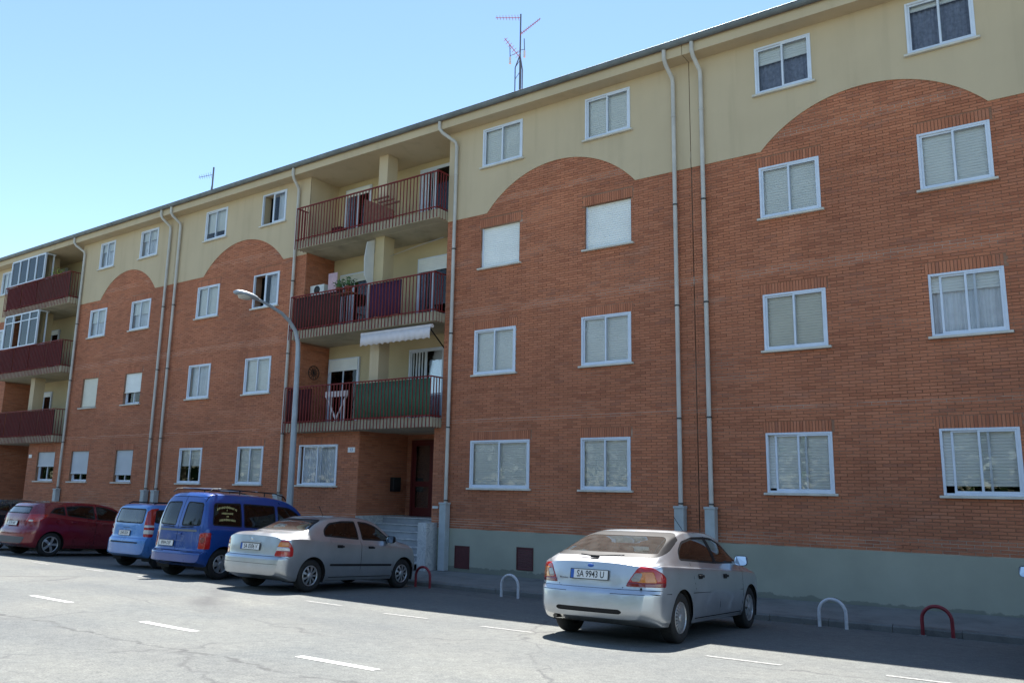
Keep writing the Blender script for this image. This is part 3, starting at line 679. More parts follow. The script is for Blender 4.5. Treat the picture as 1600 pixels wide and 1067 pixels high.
# ---- left block
bl_ = thing('apartment_block', 'farthest apartment block at left with glazed-in balconies and solid dark red panels', 'building', (-36, 0, 0), BG)
F1 = Facade(bl_, -46.4, -26.635, [(-31.6, -27.76, 0.96), (-44.6, -40.35, 0.96)], 0)
winrow(F1, -29.30, 1.15, 0, s=0.78, outer=False, shut='shutter_grey'); winrow(F1, -29.20, 1.12, 1, s=0.62, outer=False); winrow(F1, -29.22, 1.26, 2, s=0.45, curtain='curtain_white'); winrow(F1, -29.02, 1.16, 3, s=0.35, curtain='curtain_white')
winrow(F1, -32.50, 1.30, 0, s=0.75, outer=False, shut='shutter_grey'); winrow(F1, -32.24, 1.12, 1, s=0.97, outer=False, shut='shutter_cream'); winrow(F1, -32.22, 1.2, 2, s=0.45, curtain='curtain_white'); winrow(F1, -31.94, 1.06, 3, s=0.32, curtain='curtain_white')
for r in range(4): winrow(F1, -41.55 + 0.32*r, 1.1, r, s=[1, 1, .4, .9][r], curtain='curtain_white')
downpipe(F1, -26.98, off=0.12, zbox=1.78); downpipe(F1, -33.10, off=0.25, zbox=1.75)
LXL, LXR = -39.0, -33.35
LPC = loggia(F1, LXL, LXR, -36.2, LXR, mir=True)
F1.bay.append((-38.75, -36.05, 0.0, SLABS[0]+0.03))
porch(F1, -38.75, -36.05, False, (-38.3, -36.7))
winrow(F1, -35.22, 1.42, 0, s=0.5, outer=False, shut='shutter_grey')
q = MB(); q.box(-35.95, -35.7, -.012, -.0005, 2.96, 3.10); part('number_plate', q, 'sign_white', bl_)
for F in (F1, F2, F3): F.finish()

# ------------------------------------------------------------------ cars
def car_paint(name, c, metal=0.0, rough=0.3, coat=1.0, flake=0.0):
    m, nt, b = new_mat(name)
    b.inputs['Base Color'].default_value = (*c, 1); b.inputs['Metallic'].default_value = metal; b.inputs['Roughness'].default_value = rough
    b.inputs['Coat Weight'].default_value = coat; b.inputs['Coat Roughness'].default_value = 0.03
    p = pos(nt); n = noise(nt, p, 2.5, 5); d = noise(nt, p, 30, 4)
    r = ramp(nt, n.outputs[0], [(0.35, tuple(x*0.92 for x in c)), (0.65, tuple(min(1, x*1.05) for x in c))])
    # road dust, thicker low down on the panels
    sx = nt.nodes.new('ShaderNodeTexCoord'); se = nt.nodes.new('ShaderNodeSeparateXYZ'); nt.links.new(sx.outputs['Object'], se.inputs[0])
    mr = nt.nodes.new('ShaderNodeMapRange'); mr.inputs[1].default_value = 0.55; mr.inputs[2].default_value = 0.2; mr.inputs[4].default_value = 0.2; nt.links.new(se.outputs[2], mr.inputs[0])
    k = mixc(nt, 1.0, mr.outputs[0], ramp(nt, d.outputs[0], [(0.3, (0.3,)*3), (0.7, (1,)*3)]).outputs[0], 'MULTIPLY')
    nt.links.new(mixc(nt, k, r.outputs[0], (0.16, 0.145, 0.12)), b.inputs['Base Color'])
    rr = ramp(nt, n.outputs[0], [(0.3, (rough*0.85,)*3), (0.7, (min(1, rough*1.2),)*3)]); nt.links.new(rr.outputs[0], b.inputs['Roughness'])
    return m
car_paint('paint_silver', (0.54, 0.565, 0.60), 0.75, 0.36); car_paint('paint_grey_silver', (0.48, 0.50, 0.525), 0.75, 0.34)
car_paint('paint_blue', (0.008, 0.062, 0.30), 0.15, 0.3); car_paint('paint_sky', (0.09, 0.26, 0.62), 0.1, 0.3); car_paint('paint_wine', (0.20, 0.008, 0.020), 0.25, 0.28); car_paint('paint_dark', (0.02, 0.024, 0.035), 0.2, 0.28); car_paint('paint_white', (0.72, 0.72, 0.72), 0.0, 0.3)
simple('rubber', (0.018, 0.018, 0.018), 0.8, 0, 0.2, 20); simple('alloy', (0.50, 0.51, 0.52), 0.35, 0.7, 0.1, 9); simple('hub_dark', (0.03, 0.03, 0.03), 0.6, 0.2); simple('car_trim', (0.016, 0.016, 0.018), 0.55, spec=0.25); simple('bumper_grey', (0.10, 0.10, 0.105), 0.6, 0, 0.08, 6); simple('undertray', (0.012, 0.012, 0.012), 0.9)
simple('seat_cloth', (0.06, 0.06, 0.065), 0.9, 0, 0.15, 12); simple('parcel_shelf', (0.09, 0.09, 0.09), 0.9, 0, 0.1, 8); simple('plate_white', (0.75, 0.75, 0.74), 0.4); simple('plate_black', (0.02, 0.02, 0.02), 0.5); simple('plate_blue', (0.03, 0.12, 0.45), 0.5); simple('chrome', (0.7, 0.7, 0.7), 0.12, 1.0); simple('sticker_yellow', (0.62, 0.55, 0.24), 0.7); simple('sticker_gold', (0.16, 0.17, 0.17), 0.5)
simple('mirror_glass', (0.75, 0.8, 0.82), 0.03, 1.0); simple('exhaust', (0.12, 0.11, 0.10), 0.4, 0.8)
def lens(name, c): 
    m = simple(name, c, 0.12, 0, 0.12, 45, 0.0, 1.0); return m
lens('lens_red', (0.42, 0.012, 0.010)); lens('lens_deep', (0.20, 0.008, 0.008)); lens('lens_amber', (0.62, 0.20, 0.03)); lens('lens_clear', (0.62, 0.60, 0.58)); lens('lens_grey', (0.30, 0.28, 0.27))

def pchip(xs, ys):
    xs = np.array(xs, float); ys = np.array(ys, float); h = np.diff(xs); d = np.diff(ys)/h; m = np.zeros_like(ys)
    for i in range(1, len(xs)-1):
        if d[i-1]*d[i] > 0: w1 = 2*h[i]+h[i-1]; w2 = h[i]+2*h[i-1]; m[i] = (w1+w2)/(w1/d[i-1]+w2/d[i])
    m[0], m[-1] = d[0], d[-1]
    def f(x):
        x = np.clip(np.asarray(x, float), xs[0], xs[-1]); i = np.clip(np.searchsorted(xs, x)-1, 0, len(h)-1); t = (x-xs[i])/h[i]
        return (2*t**3-3*t**2+1)*ys[i] + (t**3-2*t**2+t)*h[i]*m[i] + (-2*t**3+3*t**2)*ys[i+1] + (t**3-t**2)*h[i]*m[i+1]
    return f
def crom(P, n):
    """Catmull-Rom through the rows of P (k,2) with n samples a segment"""
    P = np.array(P, float); Q = np.vstack([2*P[0]-P[1], P, 2*P[-1]-P[-2]]); out = []
    for i in range(1, len(Q)-2):
        p0, p1, p2, p3 = Q[i-1], Q[i], Q[i+1], Q[i+2]
        for t in np.arange(n)/n:
            out.append(0.5*((2*p1) + (-p0+p2)*t + (2*p0-5*p1+4*p2-p3)*t*t + (-p0+3*p1-3*p2+p3)*t**3))
    out.append(P[-1]); return np.array(out)
def rounded(poly, r):
    out = []; n = len(poly); P = [np.array(p, float) for p in poly]
    for i in range(n):
        a, b, c = P[i-1], P[i], P[(i+1) % n]; rr = r[i] if isinstance(r, (list, tuple)) else r
        u = (a-b); v = (c-b); lu, lv = np.linalg.norm(u), np.linalg.norm(v); q = min(rr, lu*.48, lv*.48)
        p0, p2 = b+u/lu*q, b+v/lv*q
        for t in np.linspace(0, 1, 6): out.append((1-t)**2*p0 + 2*t*(1-t)*b + t*t*p2)
    return np.array(out)
def sd_poly(P, X):
    d = np.full(len(X), 1e9); ins = np.zeros(len(X), bool); n = len(P)
    for i in range(n):
        a, b = P[i-1], P[i]; e = b-a; w = X-a; t = np.clip((w@e)/max(e@e, 1e-12), 0, 1); q = w - np.outer(t, e); d = np.minimum(d, (q*q).sum(1))
        c = ((a[1] > X[:,1]) != (b[1] > X[:,1])); 
        with np.errstate(divide='ignore', invalid='ignore'): xi = (b[0]-a[0])*(X[:,1]-a[1])/(b[1]-a[1]) + a[0]
        ins ^= c & (X[:,0] < xi)
    d = np.sqrt(d); return np.where(ins, -d, d)
def sd_line(P, X):
    d = np.full(len(X), 1e9); P = [np.array(p, float) for p in P]
    for a, b in zip(P[:-1], P[1:]):
        e = b-a; w = X-a; t = np.clip((w@e)/max(e@e, 1e-12), 0, 1); q = w - np.outer(t, e); d = np.minimum(d, (q*q).sum(1))
    return np.sqrt(d)
class Skin:
    """a car's outer surface that gets carved into panels, panes and lamps"""
    def __init__(s, V, F, Nrm): s.V, s.F, s.N = V, F, Nrm
    def carve(s, fn, elig):
        """split off the faces where fn(vertices) < 0, cutting through the faces on the border"""
        C = s.V[s.F].mean(1); e = elig(C); idx = np.where(e)[0]
        if not len(idx): return np.zeros((0, 4), int)
        used = np.unique(s.F[idx]); val = np.full(len(s.V), 1.0); val[used] = fn(s.V[used])
        fv = val[s.F[idx]]; inside = (fv < 0).all(1); outside = (fv >= 0).all(1); cut = idx[~inside & ~outside]
        newV, newN, cache, fin, fout = [], [], {}, [], []; base = len(s.V)
        def mid(a, b):
            k = (min(a, b), max(a, b))
            if k not in cache:
                t = val[a]/(val[a]-val[b]); newV.append(s.V[a]*(1-t)+s.V[b]*t); newN.append(s.N[a]*(1-t)+s.N[b]*t); cache[k] = base+len(newV)-1
            return cache[k]
        for i in cut:
            f = [int(v) for v in s.F[i]]
            if f[2] == f[3]: f = f[:3]
            A, B = [], []
            for k in range(len(f)):
                a, b = f[k], f[(k+1) % len(f)]
                (A if val[a] < 0 else B).append(a)
                if (val[a] < 0) != (val[b] < 0): m_ = mid(a, b); A.append(m_); B.append(m_)
            for lst, poly in ((fin, A), (fout, B)):
                if len(poly) == 4: lst.append(poly)
                else:
                    for k in range(1, len(poly)-1): lst.append([poly[0], poly[k], poly[k+1], poly[k+1]])
        if newV: s.V = np.vstack([s.V, newV]); s.N = np.vstack([s.N, newN])
        got = np.vstack([s.F[idx[inside]], np.array(fin, int).reshape(-1, 4)])
        keep = np.ones(len(s.F), bool); keep[idx[inside]] = False; keep[cut] = False
        s.F = np.vstack([s.F[keep], np.array(fout, int).reshape(-1, 4)]); return got
    def sub(s, F): return Skin(s.V, F, s.N)
    def obj(s, name, F, mat, parent, off=0.0, thick=0.0):
        if not len(F): return None
        u, inv = np.unique(F, return_inverse=True); inv = inv.reshape(F.shape); nn = s.N[u]/np.maximum(np.linalg.norm(s.N[u], axis=1, keepdims=True), 1e-9)
        V = s.V[u] + nn*off; faces = [tuple(f[:3]) if f[2] == f[3] else tuple(f) for f in inv.tolist()]
        if thick:
            E = {}
            for f in faces:
                for k in range(len(f)):
                    a, b = f[k], f[(k+1) % len(f)]; E[(a, b)] = 1
            n0 = len(V); V = np.vstack([V, V - nn*thick]); nn = np.vstack([nn, nn])
            faces += [(b, a, a+n0, b+n0) for (a, b) in E if (b, a) not in E]
        me = bpy.data.meshes.new(name); me.from_pydata(V.tolist(), [], faces); me.materials.append(MATS[mat])
        me.polygons.foreach_set('use_smooth', [True]*len(faces)); me.update()
        if not thick: me.normals_split_custom_set_from_vertices(nn.tolist())
        o = bpy.data.objects.new(name, me); link(o, parent); return o

def make_skin(S, nx=200, nt=8):
    x0, x1 = S['x0'], S['x1']; L = x1-x0
    s = np.linspace(0, 1, nx)**1.0; s = 0.5*(s + (0.5-0.5*np.cos(np.pi*s)))      # denser at both ends
    xn = x0 + s*L; zt, zb, W, yr, bot = S['top'](xn), S['belt'](xn), S['half'](xn), S['roofy'](xn), S['bot'](xn)
    rows = []
    zr = S['zroof']
    for i in range(nx):
        w, t, b, bo = W[i], zt[i], zb[i], bot[i]; b = min(b, t-0.035); g = np.clip((t-b-0.05)/(zr-b-0.05), 0, 1)
        y6 = w-0.055; z8 = b + max(0.02, (t-b)*(0.5+0.36*g)); y8 = (w-0.13)*(1-g) + yr[i]*g; y8 = min(y8, y6-0.02)
        P = [(0, bo), (w-0.16, bo), (w-0.045, bo+0.05), (w-0.012, bo+0.20), (w, bo+(b-bo)*0.58), (w-0.012, b-0.05), (y6+.012, b-.004), (y6*0.55+y8*0.45+0.018*g, b*0.52+z8*0.48), (y8, z8), (y8-0.07-0.05*(1-g), (z8+t)/2+0.012*g), (y8*0.52, t-0.006), (0, t)]
        rows.append(crom(P, nt))
    H_ = np.array(rows)                                      # nx, m, 2
    H_[:, :, 1] = np.maximum.accumulate(H_[:, :, 1], axis=1)
    m = H_.shape[1]
    def warp(xn_, y, z):
        fr = np.clip((x0+S['rl']-xn_)/S['rl'], 0, 1)**1.5; ff = np.clip((xn_-(x1-S['fl']))/S['fl'], 0, 1)**1.5
        w = max(W); return xn_ + fr*(S['rear'](z) + S['rround']*np.abs(y/w)**S.get('rpow', 3)) - ff*(S['front'](z) + S['fround']*np.abs(y/w)**2.6)
    V = []; 
    full = np.concatenate([-H_[:, :0:-1, :1]*0, H_], axis=1) if False else None
    ring = []
    for i in range(nx):
        y, z = H_[i, :, 0], H_[i, :, 1]; yy = np.concatenate([y, -y[-2:0:-1]]); zz = np.concatenate([z, z[-2:0:-1]])
        ring.append(np.stack([warp(np.full(len(yy), xn[i]), yy, zz), yy, zz], 1))
    ring = np.array(ring); n = ring.shape[1]; V = ring.reshape(-1, 3)
    ii, kk = np.meshgrid(np.arange(nx-1), np.arange(n), indexing='ij'); k2 = (kk+1) % n
    F = np.stack([ii*n+kk, (ii+1)*n+kk, (ii+1)*n+k2, ii*n+k2], -1).reshape(-1, 4)
    # end caps: rows between the left and right halves of the first and last section
    Vc, Fc = [V], [F]; base = len(V)
    nc = 60
    for end, i in ((0, 0), (1, nx-1)):
        y, z = H_[i, :, 0], H_[i, :, 1]; grid = np.zeros((m, nc+1), int)
        for k in range(m):
            for c in range(nc+1):
                if c == 0: grid[k, c] = i*n + k
                elif c == nc: grid[k, c] = i*n + ((n-k) % n if k < m-1 else k)
                else: grid[k, c] = -1
        new = []
        for k in range(m):
            t = np.linspace(1, -1, nc+1)[1:-1]; yy = y[k]*t; zz = np.full(nc-1, z[k]); xx = warp(np.full(nc-1, xn[i]), yy, zz)
            grid[k, 1:nc] = base + len(new)*(nc-1) + np.arange(nc-1); new.append(np.stack([xx, yy, zz], 1))
        new = np.vstack(new); Vc.append(new); base += len(new)
        a, b_, c_, d_ = grid[:-1, :-1], grid[:-1, 1:], grid[1:, 1:], grid[1:, :-1]
        q = np.stack([a, b_, c_, d_], -1).reshape(-1, 4) if end == 1 else np.stack([a, d_, c_, b_], -1).reshape(-1, 4)
        Fc.append(q)
    V = np.vstack(Vc); F = np.vstack(Fc)
    if 'deform' in S: V = S['deform'](V)
    A = V[F[:, 1]]-V[F[:, 0]]; B = V[F[:, 3]]-V[F[:, 0]]; C = V[F[:, 2]]-V[F[:, 0]]
    fn = np.cross(A, C) + np.cross(C, B); ar = np.linalg.norm(fn, axis=1); ok = ar > 1e-9; F = F[ok]; fn = fn[ok]
    Nm = np.zeros_like(V)
    for k in range(4): np.add.at(Nm, F[:, k], fn)
    # weld the seam between the sides and the caps for shading
    key = np.round(V, 5); _, inv = np.unique(key, axis=0, return_inverse=True); inv = inv.ravel(); acc = np.zeros((inv.max()+1, 3)); np.add.at(acc, inv, Nm); Nm = acc[inv]
    ctr = np.array([0, 0, 0.7])
    if ((V-ctr)*Nm).sum() < 0: F = F[:, ::-1].copy(); Nm = -Nm
    Nm /= np.maximum(np.linalg.norm(Nm, axis=1, keepdims=True), 1e-12)
    return Skin(V, F, Nm)

def wheel_parts(car, x, ysgn, yc, r, width, rim, mat='alloy', r_rim=0.185):
    """wheel > tyre, wheel_cover; outer face towards ysgn"""
    s = ysgn; h = width/2
    m = MB(); m.lathe([(0.03, s*h*0.3), (r_rim, s*h*0.3), (r_rim, -s*h*0.8)], (x, yc, r), 'y', 28)
    w = part('wheel', m, 'hub_dark', car)
    t = MB(); pr = [(r_rim-.006, s*h*0.72), (r_rim+.012, s*h*0.95), (r_rim+.06, s*h*1.02), (r-.035, s*h*0.98), (r-.008, s*h*0.82), (r, s*h*0.6), (r, -s*h*0.6), (r-.008, -s*h*.82), (r-.04, -s*h), (r_rim, -s*h*.9)]
    t.lathe(pr, (x, yc, r), 'y', 40); part('tyre', t, 'rubber', w)
    c = MB(); f = s*h*0.80
    c.lathe([(r_rim-.022, f-s*.008), (r_rim-.016, f+s*.012), (r_rim-.002, f+s*.010), (r_rim+.004, f-s*.012)], (x, yc, r), 'y', 40)
    n, wi, wo, ri, ro, hub = rim
    for k in range(n):
        a = 2*math.pi*k/n; ca, sa = math.cos(a), math.sin(a)
        pts = []
        for (rr, ww, dep) in ((ri, wi, f+s*.014), (ro*0.6+ri*.4, (wi+wo)/2, f+s*.016), (ro, wo, f+s*.004)):
            for e in (-1, 1):
                px, pz = rr*ca - e*ww*sa, rr*sa + e*ww*ca; pts.append((x+px, yc+dep, r+pz))
        pts2 = [(p[0], p[1]-s*.02, p[2]) for p in pts]
        c.add(pts+pts2, [(0,1,3,2), (2,3,5,4), (0,2,8,6), (2,4,10,8), (1,7,9,3), (3,9,11,5)])
    c.lathe([(0.001, f+s*.022), (hub*.6, f+s*.022), (hub, f+s*.012), (hub+.004, f-s*.012)], (x, yc, r), 'y', 20)
    part('wheel_cover', c, mat, w)
    return w
def seat(car, x, y, zs, mat='seat_cloth', wide=0.46):
    m = MB(); m.box(x-.02, x+.46, y-wide/2, y+wide/2, zs-.12, zs+.04); s = part('seat', m, mat, car); bevel(s, .04, 3)
    b = MB(); vs = [(-.02, zs), (.12, zs), (-.12, zs+.56), (-.22, zs+.54)]
    b.prism(vs, lambda a, c, t: (x+a, t, c), y-wide/2, y+wide/2); bevel(part('backrest', b, mat, s), .03, 3)
    hr = MB(); hr.box(x-.235, x-.135, y-.13, y+.13, zs+.60, zs+.79); hr.tube([(x-.18, y-.06, zs+.5), (x-.18, y-.06, zs+.62)], .008, 6); hr.tube([(x-.18, y+.06, zs+.5), (x-.18, y+.06, zs+.62)], .008, 6)
    bevel(part('headrest', hr, mat, s), .03, 3)
def steering(car, x, y, z):
    m = MB(); c = [(x + .12*math.sin(t)*0.4, y+.18*math.cos(t), z+.17*math.sin(t)) for t in np.linspace(0, 2*math.pi, 25)]; m.tube(c, .014, 8, caps=False); m.tube([(x, y-.17, z), (x, y+.17, z)], .012, 6); m.tube([(x, y, z), (x+.25, y, z-.08)], .03, 8)
    part('steering_wheel', m, 'car_trim', car)
def place_car(car, cx, cy, heading):
    a = R(heading); e = 0.5; F_ = Vector((math.cos(a), math.sin(a), 0)); L_ = Vector((-math.sin(a), math.cos(a), 0))
    g = lambda p: Vector((p.x, p.y, road_z(p.x, p.y)))
    c = Vector((cx, cy, 0)); f = (g(c+F_*1.3)-g(c-F_*1.3)).normalized(); l = (g(c+L_*.7)-g(c-L_*.7)); l = (l - f*l.dot(f)).normalized(); u = f.cross(l); o = g(c)
    car.matrix_world = Matrix(((f.x, l.x, u.x, o.x), (f.y, l.y, u.y, o.y), (f.z, l.z, u.z, o.z+0.002), (0, 0, 0, 1)))

def build_car(S):
    car = thing('parked_car', S['label'], 'car', (0,0,0), 'cars parked nose-in along the kerb'); ORG[car.name] = Vector((0,0,0))
    sk = make_skin(S, S.get('nx', 190), S.get('nt', 8)); paint = S['paint']
    wr = S['wheel_r']; axr, axf = S['axles']; ar = S['arch_r']
    V0 = sk.V
    side = lambda C: np.abs(C[:,1]) > 0.35
    sidev = lambda s_: (lambda C: C[:,1]*s_ > 0.30)
    XZ = lambda V: V[:, [0, 2]]
    # wheel arch lips swell a little, then the openings are cut
    for ax in (axr, axf):
        d = np.hypot(sk.V[:,0]-ax, sk.V[:,2]-wr); w_ = np.clip(1-np.abs(d-ar-0.012)/0.05, 0, 1)**1.2*(np.abs(sk.V[:,1]) > 0.4); sk.V[:,1] += np.sign(sk.V[:,1])*w_*S.get('lip', .012)
        f = lambda V, ax=ax: np.where(V[:,2] < wr*0.9, np.maximum(np.abs(V[:,0]-ax)-ar, -.5), np.hypot(V[:,0]-ax, V[:,2]-wr)-ar)
        sk.carve(f, lambda C: (np.abs(C[:,1]) > 0.42))
    for ax in (axr, axf):
        for sg in (-1, 1):
            m = MB(); n = 22; yo = sg*(S['halfw']-.035); yi = sg*0.42; vs = []
            for k in range(n+1):
                t = math.pi*(-.12 + 1.24*k/n); c, q = (ar+.004)*math.cos(t), (ar+.004)*math.sin(t); vs += [(ax+c, yo, wr+q), (ax+c, yi, wr+q)]
            m.add(vs, [(2*k, 2*k+1, 2*k+3, 2*k+2) for k in range(n)], 0, True); m.add([vs[2*k+1] for k in range(n+1)], [tuple(range(n+1))]); part('wheel_arch', m, 'undertray', car)
    m = MB(); m.box(S['x0']+.55, S['x1']-.35, -.6, .6, .19, .23); part('undertray', m, 'undertray', car)
    # glazing
    gl = S.get('glass', 'car_glass')
    def pane(name, poly, coords, elig, mat=gl, frame=0.03, r=.04, trim='car_trim', mk=None):
        P = rounded(poly, r); F = sk.carve(lambda V: sd_poly(P, coords(V)), elig)
        t = sk.sub(F); inn = t.carve(lambda V: sd_poly(P, coords(V)) + frame, lambda C: np.ones(len(C), bool))
        sk.V, sk.N = t.V, t.N
        o = t.obj(name, inn, mat, car, -0.006); f = t.obj('window_trim', t.F, trim, o if o else car, -0.003); return o, t, inn
    for poly in S['side_glass']:
        for sg in (-1, 1):
            o, t, inn = pane('side_window', poly['p'], XZ, sidev(sg), poly.get('m', gl), poly.get('frame', .03), poly.get('r', .04))
            if sg < 0 and poly.get('text'): S['_text'] = (o,)
    for g in S['rear_glass']: pane('rear_window', g['p'], lambda V: V[:, [1, 2]], lambda C, g=g: (C[:,0] < g['x'][1]) & (C[:,0] > g['x'][0]) & (C[:,2] > g.get('zmin', .7)), g.get('m', gl), g.get('frame', .035), g.get('r', .06))
    g = S['front_glass']; pane('windscreen', g['p'], lambda V: V[:, [1, 2]], lambda C: (C[:,0] > g['x'][0]) & (C[:,0] < g['x'][1]) & (C[:,2] > .7), gl, .04, .08)
    # lamps
    for lp in S['lamps']:
        for sg in (-1, 1):
            P = rounded(lp['p'], lp.get('r', .02)); co = (lambda V, sg=sg: np.stack([-V[:,1]*sg*-1, V[:,2]], 1)) if lp['view'] == 'rear' else XZ
            xlim = lp['x']; el = lambda C, sg=sg: (C[:,0] > xlim[0]) & (C[:,0] < xlim[1]) & (C[:,1]*sg > 0.2)
            if lp.get('side'):
                P2 = rounded(lp['side'], lp.get('r', .02)); F = sk.carve(lambda V: np.maximum(sd_poly(P, co(V)), sd_poly(P2, XZ(V))), lambda C, sg=sg: (C[:,0] < lp['sx']) & (C[:,1]*sg > 0.2))
            else: F = sk.carve(lambda V: sd_poly(P, co(V)), el)
            t = sk.sub(F); pieces = []
            for (mt, pp, vw) in lp.get('zones', []):
                Q = rounded(pp, .012); cz = co if vw == 'rear' else XZ
                pieces.append((mt, t.carve(lambda V: sd_poly(Q, cz(V)), lambda C: np.ones(len(C), bool))))
            o = t.obj(lp.get('name', 'tail_lamp'), t.F, lp['m'], car, .004, .02)
            for mt, Fz in pieces: t.obj('lens', Fz, mt, o, .006, .02)
            sk.V, sk.N = t.V, t.N
    # body coloured or dark bands
    for bd in S.get('bands', []):
        P = rounded(bd['p'], bd.get('r', .01)); view = XZ if bd['view'] == 'side' else (lambda V: V[:, [1, 2]])
        for sg in ((-1, 1) if bd['view'] == 'side' else (0,)):
            el = (lambda C, sg=sg: (C[:,1]*sg > 0.35) & (C[:,0] > bd.get('x', (-9, 9))[0]) & (C[:,0] < bd.get('x', (-9, 9))[1])) if sg else (lambda C: (C[:,0] > bd['x'][0]) & (C[:,0] < bd['x'][1]))
            F = sk.carve(lambda V: sd_poly(P, view(V)), el); sk.obj(bd['name'], F, bd['m'], car, bd.get('off', .008), .02 if bd.get('off', .008) > 0 else 0)
    # panel gaps
    for sm in S.get('seams', []):
        view = XZ if sm['view'] == 'side' else (lambda V: V[:, [1, 2]])
        for sg in ((-1, 1) if sm['view'] == 'side' else (0,)):
            el = (lambda C, sg=sg: (C[:,1]*sg > 0.3)) if sg else (lambda C: (C[:,0] > sm['x'][0]) & (C[:,0] < sm['x'][1]))
            F = sk.carve(lambda V: sd_line(sm['p'], view(V)) - sm.get('w', .0062), el); sk.obj('panel_gap', F, 'undertray', car, -.010)
    body = sk.obj('body', sk.F, paint, car); 
    if 'two_tone' in S: pass
    # inner lining so the shell is not see-through from outside
    Vb = sk.V
    def side_y(x, z, sg=-1):
        d = (V0[:,0]-x)**2 + (V0[:,2]-z)**2 + np.where(V0[:,1]*sg > 0.3, 0, 9); return float(V0[d.argmin(), 1])
    def rear_x(y, z, hi=0):
        d = (V0[:,1]-y)**2 + (V0[:,2]-z)**2 + np.where(V0[:,0] < hi, 0, 9) + np.where(V0[:,2] > 0.3, 0, 1); k = np.argsort(d)[:12]; return float(V0[k, 0].min())
    S['side_y'], S['rear_x'] = side_y, rear_x
    # wheels
    yw = S['track']/2
    for ax, rim in ((axr, S['rims'][0]), (axf, S['rims'][-1])):
        for sg in (-1, 1): wheel_parts(car, ax, sg, sg*yw, wr, S.get('tyre_w', .19), rim, S.get('rim_mat', 'alloy'), S.get('r_rim', .19))
    # interior
    zs = S.get('seat_z', .5); m = MB(); m.box(S['cabin'][0], S['cabin'][1]+.3, -S['halfw']+.16, S['halfw']-.16, .24, .30); m.box(S['cabin'][1]-.02, S['cabin'][1]+.35, -S['halfw']+.18, S['halfw']-.18, .55, S['dash']); part('dashboard', m, 'car_trim', car)
    for sg in (-1, 1): seat(car, S['front_seat'], sg*.36, zs)
    for sg in (-1, 1): seat(car, S['rear_seat'], sg*.34, zs+.02, wide=.6)
    steering(car, S['cabin'][1]-.22, .36, S['dash']-.02)
    if S.get('shelf'): m = MB(); a = S['shelf']; m.box(a[0], a[1], -a[2], a[2], a[3]-.03, a[3]); part('parcel_shelf', m, 'parcel_shelf', car)
    # door handles, mirrors, plate
    for (hx, hz) in S['handles']:
        for sg in (-1, 1):
            y = side_y(hx, hz, sg); m = MB(); m.box(hx-.085, hx+.085, y-.004 if sg > 0 else y-.022, y+.022 if sg > 0 else y+.004, hz-.016, hz+.016); m.box(hx-.1, hx+.06, min(y+sg*.002, y-sg*.01), max(y+sg*.002, y-sg*.01), hz-.04, hz+.03)
            bevel(part('door_handle', m, S.get('handle_mat', 'car_trim'), car), .01, 2)
    mx, mz = S['mirror']
    for sg in (-1, 1):
        y = side_y(mx, mz-.06, sg); m = MB(); n = 14; vs = []
        for i in range(7):
            a = i/6; d = math.sqrt(max(0, 1-(a-.0)**2.2)) if i else 1
            for k in range(n):
                t = 2*math.pi*k/n; ct, st = math.cos(t), math.sin(t); e = .55
                vs.append((mx - .02 + .13*a, y+sg*(.125 + .10*np.sign(ct)*abs(ct)**e*d), mz + .075*np.sign(st)*abs(st)**e*d))
        m.add(vs, [(i*n+k, i*n+(k+1) % n, (i+1)*n+(k+1) % n, (i+1)*n+k) for i in range(6) for k in range(n)], 0, True)
        m.box(mx+.0, mx+.06, min(y-sg*.02, y+sg*.06), max(y-sg*.02, y+sg*.06), mz-.06, mz-.015)
        mir = part('door_mirror', m, S.get('mirror_mat', paint), car)
        g_ = MB(); g_.add([(mx-.028 + .30*.067*math.sin(t), y+sg*(.125+.092*np.sign(math.cos(t))*abs(math.cos(t))**.55), mz+.067*np.sign(math.sin(t))*abs(math.sin(t))**.55) for t in np.linspace(0, 2*math.pi, 20, endpoint=False)], [tuple(range(20))]); part('mirror_glass', g_, 'mirror_glass', mir)
    pt = S['plate']; pz = pt['z']; pyc = pt.get('y', 0)
    xa, xb = rear_x(pyc, pz-.05), rear_x(pyc, pz+.05); tilt = math.atan2(xb-xa, .10); xp = (xa+xb)/2 - .012
    pm = Matrix.Translation((xp, pyc, pz)) @ Matrix.Rotation(tilt, 4, 'Y') 
    m = MB(); hw, hh = pt.get('w', .26), pt.get('h', .055)
    m.box(-.008, .004, -hw, hw, -hh, hh); m2 = m.mesh('number_plate', 'plate_white'); m2.transform(pm); o = bpy.data.objects.new('number_plate', m2); link(o, car)
    m = MB(); fr = .006
    for b in ((-hw-fr, hw+fr, -hh-fr, -hh+.001), (-hw-fr, hw+fr, hh-.001, hh+fr), (-hw-fr, -hw+.001, -hh, hh), (hw-.001, hw+fr, -hh, hh)): m.box(-.010, .005, b[0], b[1], b[2], b[3])
    q = m.mesh('plate_frame', 'plate_black'); q.transform(pm); link(bpy.data.objects.new('plate_frame', q), o)
    if pt.get('eu'): m = MB(); m.box(-.0092, -.0075, hw-.045, hw-.002, -hh+.002, hh-.002); q = m.mesh('country_band', 'plate_blue'); q.transform(pm); link(bpy.data.objects.new('country_band', q), o)
    tm = text_mesh(pt['t'], pt.get('size', .104), 'plate_black', 'plate_text', sx=pt.get('sx', .80)); tm.transform(pm @ Matrix.Translation((-.0095, -.018 if pt.get('eu') else 0, -.002)) @ Matrix(((0,0,-1,0),(-1,0,0,0),(0,1,0,0),(0,0,0,1)))); link(bpy.data.objects.new('plate_text', tm), o)
    S['car'] = car; S['pm'] = pm
    return car

